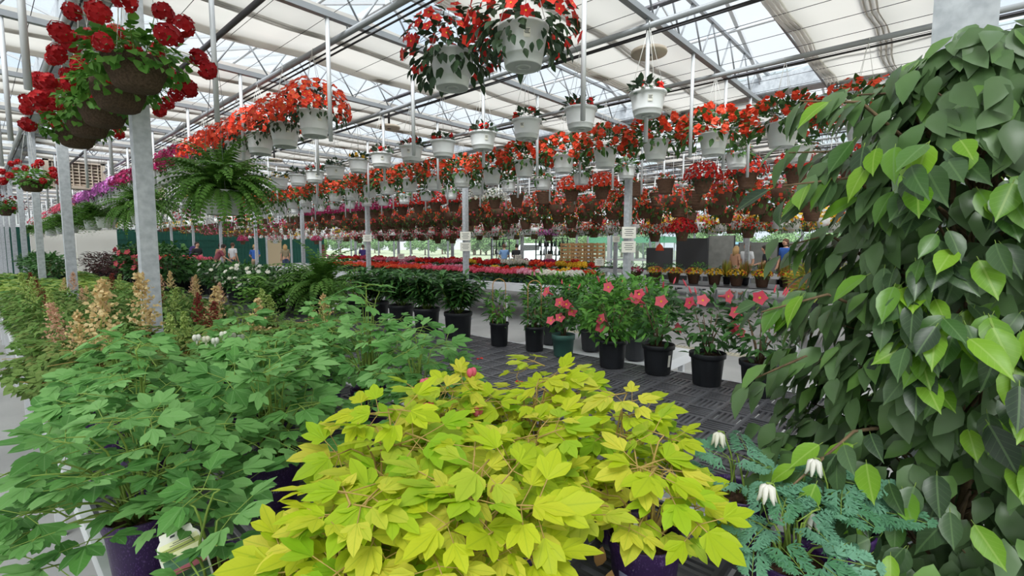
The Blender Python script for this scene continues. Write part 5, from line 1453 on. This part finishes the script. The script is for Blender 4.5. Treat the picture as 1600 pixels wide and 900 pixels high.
# dark green seedlings on the far bench
SE = foliage(500, 260, .36, .16, -.02, .07, .04, 'leaf_shrub', zo=.1); se2 = foliage(501, 260, .36, .2, -.02, .07, .04, 'leaf_shrub_bright', zo=.1)
trm = boxm('tray', (.6, .6, .06), 'black_plastic', (0, 0, .03))
for i, y in enumerate(ar(3.3, .85, 24)):
    t = thing('seedling_tray', 'tray of dark green seedlings on the far bench, %s from the near end' % nth(i), 'plant', (15.5, y, .785), i, 'seedling trays on the far bench'); obj('tray', trm, t); stuff(obj('foliage', SE if i % 3 else se2, t))

# ================================================================== rest of the far baskets, past what can be counted
fb = MB(); pw, pb, lf = fb.mat('pot_white'), fb.mat('pot_brown'), fb.mat('leaf_basket')
fc = [fb.mat(c) for c in ('petal_orange', 'petal_red', 'petal_pink', 'petal_magenta', 'petal_white', 'petal_yellow')]
q = random.Random(9)
for key, x in RAILS.items():
    if key in 'AF': continue
    y = 20.5 if key in 'BCDEGHI' else 19.5; ci = q.randrange(6)
    while y < 37.5:
        z = {'B': 2.86, 'C': 2.85, 'D': 2.8, 'E': 2.8, 'G': 2.7, 'H': 2.62, 'I': 2.52, 'J': 2.42, 'K': 2.35, 'L': 2.26, 'N': 2.3}[key]
        if key == 'B' and y < 26: y += .8; continue
        fb.lathe([(.1, -.2), (.15, 0), (.12, 0)], 8, pw if key in 'BCDEKL' else pb, c=(x, y, z)); fb.tube([(x, y, z), (x, y, RZ)], .006, 3, pw, False)
        if q.random() < .2: ci = q.randrange(6)
        for i in range(60):
            d = rdir(q); p = V((x + d.x * .3, y + d.y * .3, z + .04 + d.z * .2))
            if i % 2: fb.flower(p, (d + UP * .3).normalized(), .045, q.random(), fc[ci], 4, .2, .7, q)
            else: fb.leaf(p, d, (UP + d).normalized(), .09, .05, P_RH, .2, .3, q.random(), lf)
        y += .95
for x, z, p_, c0 in ((8.5, 2.5, pb, 0), (9.7, 2.52, pb, 0), (10.9, 2.48, pb, 0), (12.1, 2.2, pw, 5), (13.5, 2.16, pw, 5), (15.2, 2.2, pb, 5), (17.2, 2.3, pw, 4), (13.0, 2.05, pb, 4), (10.9, 2.02, pb, 2)):
    y = 1.1 if z > 2.1 else 12.5; ci = c0
    while y < 20:
        if q.random() < .12: ci = c0 if q.random() < .4 else q.randrange(6)
        fb.lathe([(0, -.21), (.1, -.2), (.15, 0), (.12, 0)], 10, p_, c=(x, y, z)); fb.tube([(x, y, z), (x, y, RZ)], .004, 3, pw, False)
        for i in range(130):
            d = rdir(q); p = V((x + d.x * .33, y + d.y * .33, z + .05 + d.z * .22))
            if i % 3 == 0: fb.flower(p, (d + UP * .3).normalized(), .036, q.random(), fc[ci if q.random() < .75 else (ci + 2) % 6], 4, .2, .7, q)
            else: fb.leaf(p, d, (UP + d).normalized(), .085, .042, P_RH, .2, .3, q.random(), lf)
        y += .88
    rr_ = sroot('hanging_rail', (x, 0, RZ)); obj('rail_tube', tubem('rail_tube', [(0, .5, 0), (0, 38, 0)], .022, 'steel_grey', 6), rr_)
far = obj('far_hanging_baskets', fb.mesh('far_hanging_baskets')); far['kind'] = 'stuff'; tag(far, 'mass of small hanging baskets between and beyond the counted rows', 'baskets')

# ================================================================== signs
sg = MB(); sg.mat('paper'); sg.mat('print_dark'); sg.box((0, 0, .09), (.2, .006, .16))
for i in range(4): sg.box((0, -.0035, .135 - i * .028), (.13 - .03 * (i % 2), .002, .008), 1)
SIGN = sg.mesh('card', smooth=False); stk = tubem('stake', [(0, 0, -.3), (0, 0, .02)], .004, 'wire_grey', 5)
for i, (x, y, z) in enumerate(((8.5, 12.1, 1.22), (10.2, 8.95, 1.2), (10.9, 8.4, 1.22), (8.9, 4.9 + .6, 1.18))):
    t = thing('price_card', 'small white card on a stake, %s' % ('farthest on the geranium bench', 'nearer on the red-flower bench', 'farther back on the red-flower bench', 'nearest end of the geranium bench')[i], 'sign', (x, y, z), RAD(-48))
    obj('card', SIGN, t, sc=.95); obj('stake', stk, t, sc=1)
for i, (cx, cy) in enumerate(((7.16, 3.9), (7.16, 7.8), (7.16, 11.7), (13.56, 7.8))):
    for k in range(2 if i < 2 else 1):
        t = thing('post_notice', '%s white printed notice on the %s' % (('upper', 'lower')[k], ('nearest middle-row post', 'second middle-row post', 'third middle-row post', 'far right-row post')[i]), 'sign', (cx - .055, cy - .055, 1.72 - .23 * k), RAD(-45))
        obj('card', SIGN, t, sc=1.15); obj('clip', boxm('clip', (.03, .03, .012), 'steel_grey'), t, (0, .012, .19))

# ================================================================== people
def skin_obj(verts, edges, root, sub=2):
    me = bpy.data.meshes.new('figure'); me.from_pydata([v[0] for v in verts], edges, [])
    o = bpy.data.objects.new('figure', me); COL.objects.link(o)
    md = o.modifiers.new('skin', 'SKIN'); md.use_smooth_shade = True
    for i, v in enumerate(verts):
        sv = me.skin_vertices[0].data[i]; r_ = v[1]; sv.radius = r_ if isinstance(r_, tuple) else (r_, r_); sv.use_root = (i == root)
    o.modifiers.new('sub', 'SUBSURF').levels = sub
    return o
def pose(kind):
    lean = {'stand': .04, 'browse': .12, 'lean': .5}[kind]
    P = {}
    def sp(z, off=0.0): return V((0, -lean * max(0, z - .95) + off, .95 + (z - .95) * (1 - lean * lean * .35)))
    B = []; E = []
    def v(p, r): B.append((tuple(p), r)); return len(B) - 1
    def chain(i0, pts):
        for p, r in pts:
            j = v(p, r); E.append((i0, j)); i0 = j
        return i0
    pel = v(sp(.95), (.15, .105)); waist = chain(pel, [(sp(1.12), (.135, .095)), (sp(1.28), (.155, .11))]); chest = chain(waist, [(sp(1.40), (.15, .1))])
    neck = chain(chest, [(sp(1.475), .055), (sp(1.53, -.01), .05)]); hb = chain(neck, [(sp(1.59, -.025), (.068, .08)), (sp(1.66, -.02), (.075, .092)), (sp(1.72, -.01), (.055, .065))])
    nose = chain(hb - 1, [(sp(1.635, -.115), .012)])
    for sx in (-1, 1): chain(hb - 1, [(sp(1.645, -.005) + V((sx * .082, 0, 0)), .012)])
    arms = []
    for sx in (-1, 1):
        sh = sp(1.42) + V((sx * .17, 0, 0))
        if kind == 'stand': el, wr = sh + V((sx * .06, .02, -.28)), sh + V((sx * .05, -.08, -.52))
        elif kind == 'browse': el, wr = sh + V((sx * .06, -.05, -.27)), sh + V((-sx * .02, -.27, -.33))
        else: el, wr = sh + V((sx * .05, -.12, -.25)), sh + V((-sx * .02, -.34, -.40))
        d = (wr - el).normalized()
        w = chain(chest, [(sh, .058), (sh.lerp(el, .5), .047), (el, .039), (el.lerp(wr, .5), .035), (wr, .026)])
        palm = chain(w, [(wr + d * .05, (.034, .018)), (wr + d * .085, (.034, .016))])
        side = d.cross(V((1, 0, 0)) if abs(d.x) < .9 else UP).normalized(); lat = d.cross(side).normalized()
        for k in range(4):
            b = wr + d * .09 + lat * (k - 1.5) * .018; L = (.075, .085, .08, .062)[k]
            chain(palm, [(b, .009), (b + d * L * .5 + side * .008, .0085), (b + d * L + side * .025, .007)])
        b = wr + d * .03 + lat * -.035; chain(w, [(b, .011), (b + d * .035 + lat * -.02, .009), (b + d * .06 + lat * -.02 + side * .01, .007)])
        arms.append((sh, el, wr))
    legs = []
    for sx in (-1, 1):
        hip = V((sx * .095, 0, .88)); kn = V((sx * .1, -.02, .48)); an = V((sx * .105, .01, .08)); toe = V((sx * .12, -.15, .035))
        chain(pel, [(hip, .088), (hip.lerp(kn, .5), .075), (kn, .056), (kn.lerp(an, .4), .055), (an, .036), (V((sx * .11, -.06, .045)), (.04, .034)), (toe, (.036, .022))]); legs.append((hip, kn, an))
    body = skin_obj(B, E, pel)
    # shirt and trousers follow the same bones, a little looser
    S_ = []; SE_ = []
    def sv(p, r): S_.append((tuple(p), r)); return len(S_) - 1
    a = sv(sp(.90), (.165, .12)); b = sv(sp(1.12), (.152, .112)); c = sv(sp(1.28), (.172, .126)); d_ = sv(sp(1.41), (.165, .112)); e = sv(sp(1.465), (.08, .07)); SE_ += [(a, b), (b, c), (c, d_), (d_, e)]
    for sh, el, wr in arms:
        i = sv(sh, .072); j = sv(sh.lerp(el, .45), .062); k = sv(sh.lerp(el, .8), .058); SE_ += [(d_, i), (i, j), (j, k)]
    shirt = skin_obj(S_, SE_, a)
    T_ = [(tuple(sp(.98)), (.152, .112)), (tuple(sp(.9)), (.16, .12))]; TE_ = [(0, 1)]
    for hip, kn, an in legs:
        i = len(T_); T_ += [(tuple(hip), .1), (tuple(hip.lerp(kn, .5)), .087), (tuple(kn), .07), (tuple(an + V((0, 0, .03))), .056)]; TE_ += [(1, i), (i, i + 1), (i + 1, i + 2), (i + 2, i + 3)]
    trousers = skin_obj(T_, TE_, 0)
    hd = sp(1.655, -.012)
    return body, shirt, trousers, hd
tmp = {k: pose(k) for k in ('stand', 'browse', 'lean')}
dg = bpy.context.evaluated_depsgraph_get(); FIGM = {}
for k, (b, s, t_, hd) in tmp.items():
    out = []
    for o in (b, s, t_):
        me = bpy.data.meshes.new_from_object(o.evaluated_get(dg)); me.polygons.foreach_set('use_smooth', [True] * len(me.polygons)); out.append(me)
    FIGM[k] = (*out, hd)
for k, (b, s, t_, hd) in tmp.items():
    for o in (b, s, t_): bpy.data.objects.remove(o)
_cl = {}
def recol(me, mat):
    k = (me.name, mat)
    if k not in _cl:
        c = me.copy(); c.materials.clear(); c.materials.append(MATS[mat]); _cl[k] = c
    return _cl[k]
def hair_mesh(style, mat):
    m = MB(); m.mat(mat); N = 16
    prof = [(.004, .108), (.045, .102), (.078, .075), (.092, .03), (.092, -.01), (.085, -.04)]
    b = len(m.v)
    for (r_, z) in prof:
        for j in range(N):
            a = 2 * pi * j / N; front = max(0, -sin(a)) ** 2        # the face side (-y) is cut higher
            zz = z if z > .05 else max(z, .045 * front + z * (1 - front)); m.v.append((r_ * .92 * cos(a), r_ * 1.08 * sin(a) + .006, zz))
    for i in range(len(prof) - 1):
        for j in range(N): m.face([b + i * N + j, b + (i + 1) * N + j, b + (i + 1) * N + (j + 1) % N, b + i * N + (j + 1) % N])
    if style == 'long':
        for j in range(9):
            a = pi * j / 8; x, y = .085 * cos(a), .09 * sin(a) + .01; m.tube([(x, y, .02), (x * 1.1, y * 1.1, -.12), (x * 1.15, y * 1.0 + .01, -.27)], [.03, .032, .012], 6)
    if style == 'tail': m.tube([(0, .09, .03), (0, .14, .0), (0, .13, -.14), (0, .11, -.27)], [.025, .034, .032, .008], 8)
    if style == 'short':
        for j in range(7): a = pi * j / 6; m.tube([(.08 * cos(a), .085 * sin(a), .0), (.078 * cos(a), .08 * sin(a), -.07)], [.026, .012], 6)
    return m.mesh('hair')
ey = MB(); ey.mat('hair_dark')
for sx in (-1, 1): ey.lathe([(.0, .008), (.007, .004), (.008, 0), (.007, -.004), (0, -.008)], 8, c=(sx * .032, -.082, .0))
ey.box((0, -.083, -.055), (.04, .006, .007)); EYES = ey.mesh('eyes')
cap = MB(); cap.mat('cloth_white'); cap.lathe([(.004, .125), (.05, .118), (.088, .085), (.1, .04)], 16); cap.box((0, -.14, .045), (.13, .12, .012)); CAP = cap.mesh('cap')
bgm = MB(); bgm.mat('cloth_purple'); bgm.lathe([(.02, -.24), (.13, -.22), (.155, -.05), (.14, .16), (.06, .24), (.005, .25)], 14); bgm.tube([(-.1, -.1, .2), (-.11, -.24, .1), (-.1, -.2, -.15), (-.1, -.08, -.2)], .015, 6); bgm.tube([(.1, -.1, .2), (.11, -.24, .1), (.1, -.2, -.15), (.1, -.08, -.2)], .015, 6); PACK = bgm.mesh('backpack')
PEOPLE = [
 ('stand', 6.03, 33.0, 'light_blue', 'khaki', 'short', 'hair_brown', 180, 'person in light blue shirt and white cap before the green wall', 'cap', .96),
 ('stand', 6.72, 32.6, 'white', 'denim', 'short', 'hair_dark', 150, 'person in white shirt beside the white-capped person', None, .98),
 ('stand', 7.0, 26.3, 'black', 'denim', 'short', 'hair_dark', 20, 'person wearing a purple backpack before the green wall', 'pack', 1.03),
 ('lean', 6.72, 22.9, 'maroon', 'denim', 'short', 'hair_dark', 80, 'dark-haired person in maroon shirt leaning over the red flowers', None, 1.0),
 ('browse', 8.35, 27.3, 'tan', 'khaki', 'short', 'hair_dark', 190, 'person in tan top standing among the far flowers', None, 1.0),
 ('stand', 8.95, 27.6, 'white', 'denim', 'short', 'hair_brown', 120, 'person in white T-shirt beside the person in tan', None, 1.02),
 ('browse', 9.6, 26.4, 'blue', 'khaki', 'short', 'hair_blonde', 160, 'person in blue shirt among the pink flowers', None, .97),
 ('stand', 11.95, 28.3, 'khaki', 'denim', 'long', 'hair_blonde', 170, 'blond person in khaki top near the tan door', None, .98),
 ('browse', 14.4, 28.8, 'maroon', 'black', 'long', 'hair_brown', 100, 'person in maroon top by the far glass wall', None, .98),
 ('browse', 14.6, 24.4, 'purple', 'black', 'short', 'hair_brown', 150, 'person in purple top by the second middle-row post', None, .97),
 ('browse', 16.9, 15.7, 'light_blue', 'khaki', 'short', 'hair_brown', 140, 'man in light blue T-shirt by the dark shelves', None, .98),
 ('browse', 17.2, 15.2, 'black', 'denim', 'short', 'hair_dark', 120, 'man in black T-shirt beside the man in light blue', None, .98),
 ('stand', 17.0, 5.25, 'tan', 'denim', 'long', 'hair_blonde', 60, 'long-haired blond person behind the yellow planters', None, .92),
 ('stand', 16.9, 4.85, 'white', 'denim', 'tail', 'hair_brown', 250, 'person with brown ponytail and white shirt seen from behind', None, .98),
 ('browse', 17.3, 4.35, 'black', 'denim', 'short', 'hair_dark', 200, 'dark-haired person in black with a shoulder strap', 'strap', .93),
 ('stand', 18.4, 4.05, 'blue', 'khaki', 'short', 'hair_brown', 240, 'man in bright blue T-shirt by the grey boards', None, 1.06)]
for (k, x, y, sh, tr_, hs, hc, rot, lab, ex, s) in PEOPLE:
    b, s_, t_, hd = FIGM[k]
    t = thing('person', lab, 'person', (x, y, 0), RAD(rot), None, s)
    obj('body', recol(b, 'skin'), t); obj('shirt', recol(s_, 'cloth_' + sh), t); obj('trousers', recol(t_, 'cloth_' + tr_), t)
    obj('hair', hair_mesh(hs, hc), t, hd); obj('eyes', EYES, t, hd)
    if ex == 'cap': obj('cap', CAP, t, hd)
    if ex == 'pack': obj('backpack', PACK, t, (0, .22, 1.3), sc=1.1)
    if ex == 'strap': obj('bag_strap', tubem('bag_strap', [(-.16, -.1, 1.4), (0, -.17, 1.22), (.17, -.08, 1.0), (.15, .12, 1.05), (-.05, .14, 1.3), (-.16, .02, 1.44), (-.16, -.1, 1.4)], .012, 'cloth_khaki', 6), t)

# ================================================================== things along the far right wall and outside
for i, (x, y) in enumerate(((17.6, 12.4), (17.6, 11.75), (17.6, 11.1))):
    t = thing('pallet_crate', 'upright stack of wooden crates by the glass doors, %s of three' % nth(i), 'crate', (x, y, 0), 0, 'wooden crates')
    for (px, py) in ((-.25, -.27), (-.25, .27), (.25, -.27), (.25, .27)): obj('corner_post', boxm('corner_post', (.06, .06, 1.75), 'wood_crate', (0, 0, .875)), t, (px, py, 0))
    sl_ = boxm('slat', (.03, .6, .1), 'wood_crate'); s2 = boxm('slat', (.56, .03, .1), 'wood_crate')
    for q in range(11):
        for px in (-.29, .29): obj('slat', sl_, t, (px, 0, .1 + q * .158))
        for py in (-.31, .31): obj('slat', s2, t, (0, py, .1 + q * .158))
for i, (x, y) in enumerate(((18.2, 17.2), (18.2, 14.2), (18.0, 13.4))):
    t = thing('display_shelf', 'dark metal shelf of goods by the glass wall, %s from the crates' % ('third', 'second', 'first')[i], 'shelf', (x, y, 0))
    for (px, py) in ((-.2, -.45), (-.2, .45), (.2, -.45), (.2, .45)): obj('upright', boxm('upright', (.04, .04, 2.0), 'board_dark', (0, 0, 1.0)), t, (px, py, 0))
    for z in (.4, .8, 1.2, 1.6, 1.95): obj('shelf_board', boxm('shelf_board', (.44, .94, .03), 'board_dark'), t, (0, 0, z))
    q = random.Random(i)
    for z in (.8, 1.2, 1.6):
        for k in range(4):
            o = obj('bottle', tubem('bottle', [(0, 0, 0), (0, 0, .16), (0, 0, .2), (0, 0, .27)], [.05, .05, .02, .018], ('pot_black', 'white_plastic', 'pot_green')[q.randrange(3)], 8), None, (x + q.uniform(-.08, .08), y - .33 + k * .22, z + .016)); tag(o, 'bottle on the dark metal shelf, %s along board %s of shelf %s from the crates' % (nth(k), {.8: 'two', 1.2: 'three', 1.6: 'four'}[z], ('three', 'two', 'one')[i]), 'bottle', 'bottles on the dark shelves')
for i, (x, y, w, h, mt) in enumerate(((17.8, 8.3, 1.0, 1.55, 'board_dark'), (17.7, 7.0, 1.1, 1.9, 'board_dark'), (18.6, 6.25, .9, 2.0, 'board_grey'), (18.9, 4.9, 1.6, 1.75, 'board_grey'), (18.9, 3.1, 2.6, 1.75, 'board_grey'), (18.9, 1.2, 1.2, 1.6, 'board_grey'))):
    t = thing('partition_board', '%s free-standing panel along the glass wall, %s from the glass doors' % ('dark' if 'dark' in mt else 'grey', nth(i)), 'panel', (x, y, 0))
    obj('board', boxm('board', (.06, w, h - .1), mt, (0, 0, (h + .1) / 2)), t)
    for sy in (-1, 1): obj('foot', boxm('foot', (.5, .06, .1), 'board_dark', (0, 0, .05)), t, (0, sy * w * .4, 0)); obj('edge_strip', boxm('edge_strip', (.08, .03, h - .1), 'board_dark', (0, 0, (h + .1) / 2)), t, (0, sy * (w / 2 + .014), 0))
lan = MB(); lan.mat('petal_orange'); lan.lathe([(.01, .2), (.09, .12), (.13, 0), (.12, -.02)], 14); t = thing('orange_bell', 'orange bell-shaped ornament hanging before the dark panels', 'ornament', (12.7, 5.92, 1.5)); obj('bell', lan.mesh('bell'), t, sc=.9); obj('cord', tubem('cord', [(0, 0, .15), (0, 0, 1.92)], .006, 'cable_black', 4), t)
# outside: trees, parked vans, green canopies
def tree_crown(seed):
    rng = random.Random(seed); m = MB(); g = m.mat('tree_leaf')
    bl = [(V((rng.uniform(-2.2, 2.2), rng.uniform(-2.2, 2.2), rng.uniform(2.4, 5.2))), rng.uniform(1.3, 2.2)) for _ in range(9)]
    for c, r_ in bl:
        for i in range(260):
            d = rdir(rng); m.leaf(c + d * r_ * rng.uniform(.8, 1.05), rdir(rng), (d + UP * .4).normalized(), .55, .4, P_RH, .2, .2, rng.random(), g)
    return m.mesh('crown')
TC = [tree_crown(i) for i in range(3)]; TK = tubem('trunk', [(0, 0, 0), (.1, 0, 2), (0, .1, 4.2)], [.3, .24, .1], 'bark', 8)
rng = random.Random(71)
spots = []
for i in range(64):
    y = -14 + i * 2.0 + max(0, i - 45) * 3.0; spots.append((64 + rng.uniform(-6, 10), y, rng.uniform(.75, 1.15)))
for i, (x, y, s) in enumerate(spots):
    t = thing('tree', 'hazy green tree in the belt outside the glass wall, %s from the near end' % nth(i), 'tree', (x, y, -.11), rng.uniform(0, 6), 'trees outside the glass wall', s * .62); obj('crown', TC[i % 3], t); obj('trunk', TK, t)
def van(label, x, y, mt, rz):
    t = thing('van', label, 'vehicle', (x, y, -.08), rz)
    m = MB(); m.mat(mt)
    pr = [(-2.2, .4), (-2.2, 1.3), (-1.9, 1.9), (.7, 1.95), (1.5, 1.2), (2.2, 1.05), (2.3, .45)]
    b = len(m.v)
    for sy in (-.9, .9):
        for (px, pz) in pr: m.v.append((px, sy * (.82 if pz > 1.5 else 1), pz))
    n = len(pr)
    for i in range(n): m.face([b + i, b + (i + 1) % n, b + n + (i + 1) % n, b + n + i])
    m.face([b + i for i in range(n)][::-1]); m.face([b + n + i for i in range(n)]); obj('body', m.mesh('body', smooth=False), t)
    g = MB(); g.mat('board_dark')
    for sy in (-.9, .9): g.box((-.6, sy * .96, 1.55), (2.2, .03, .5))
    obj('side_windows', g.mesh('side_windows', smooth=False), t)
    for px in (-1.4, 1.4):
        for sy in (-.85, .85): w = MB(); w.mat('rubber'); w.lathe([(.1, -.1), (.34, -.1), (.36, 0), (.34, .1), (.1, .1)], 16); obj('wheel', w.mesh('wheel'), t, (px, sy, .36), (pi / 2, 0, 0))
van('white van parked outside between the dark panels and grey boards', 29, 9.4, 'car_blue', 1.2); van('pale car parked outside by the dark shelves', 31, 25.5, 'car_white', 1.4)
for i, (x, y) in enumerate(((27, 16.0), (27, 13.0))):
    t = thing('canopy_table', 'table with green canopy outside the glass doors, %s from the crates' % nth(i), 'table', (x, y, -.11))
    obj('canopy', boxm('canopy', (1.6, 2.2, .35), 'awning_green'), t, (0, 0, 2.1)); obj('tabletop', boxm('tabletop', (1.4, 2.0, .05), 'steel_grey'), t, (0, 0, .9))
    for (px, py) in ((-.7, -1), (-.7, 1), (.7, -1), (.7, 1)): obj('leg', boxm('leg', (.05, .05, 2.0), 'steel_grey', (0, 0, 1)), t, (px, py, 0))
# fallen petals on the open grid
rng = random.Random(81); fp = MB(); fp.mat('petal_red'); fp.leaf(V((0, 0, 0)), V((0, 1, 0)), UP, .035, .03, P_OV, .3, .2, .5); fp.leaf(V((.01, 0, 0)), V((1, .2, 0)).normalized(), UP, .03, .025, P_OV, .3, .2, .6); FP = fp.mesh('petals')
for i, (x, y) in enumerate(((2.45, 2.72), (2.3, 2.5), (2.52, 2.6), (2.25, 1.95), (2.05, .85), (2.7, 3.2), (1.95, 2.3))):
    o = obj('fallen_petal', FP, None, (x, y, BZ + .003), (0, 0, rng.uniform(0, 6))); tag(o, 'fallen coral petal on the open black grid, %s' % ('nearest the bamboo hoops', 'in the middle of the scatter', 'beside the middle one', 'below the green pot', 'closest to the fig tree', 'before the big black pots', 'closest to the bleeding hearts')[i], 'petal', 'fallen petals')
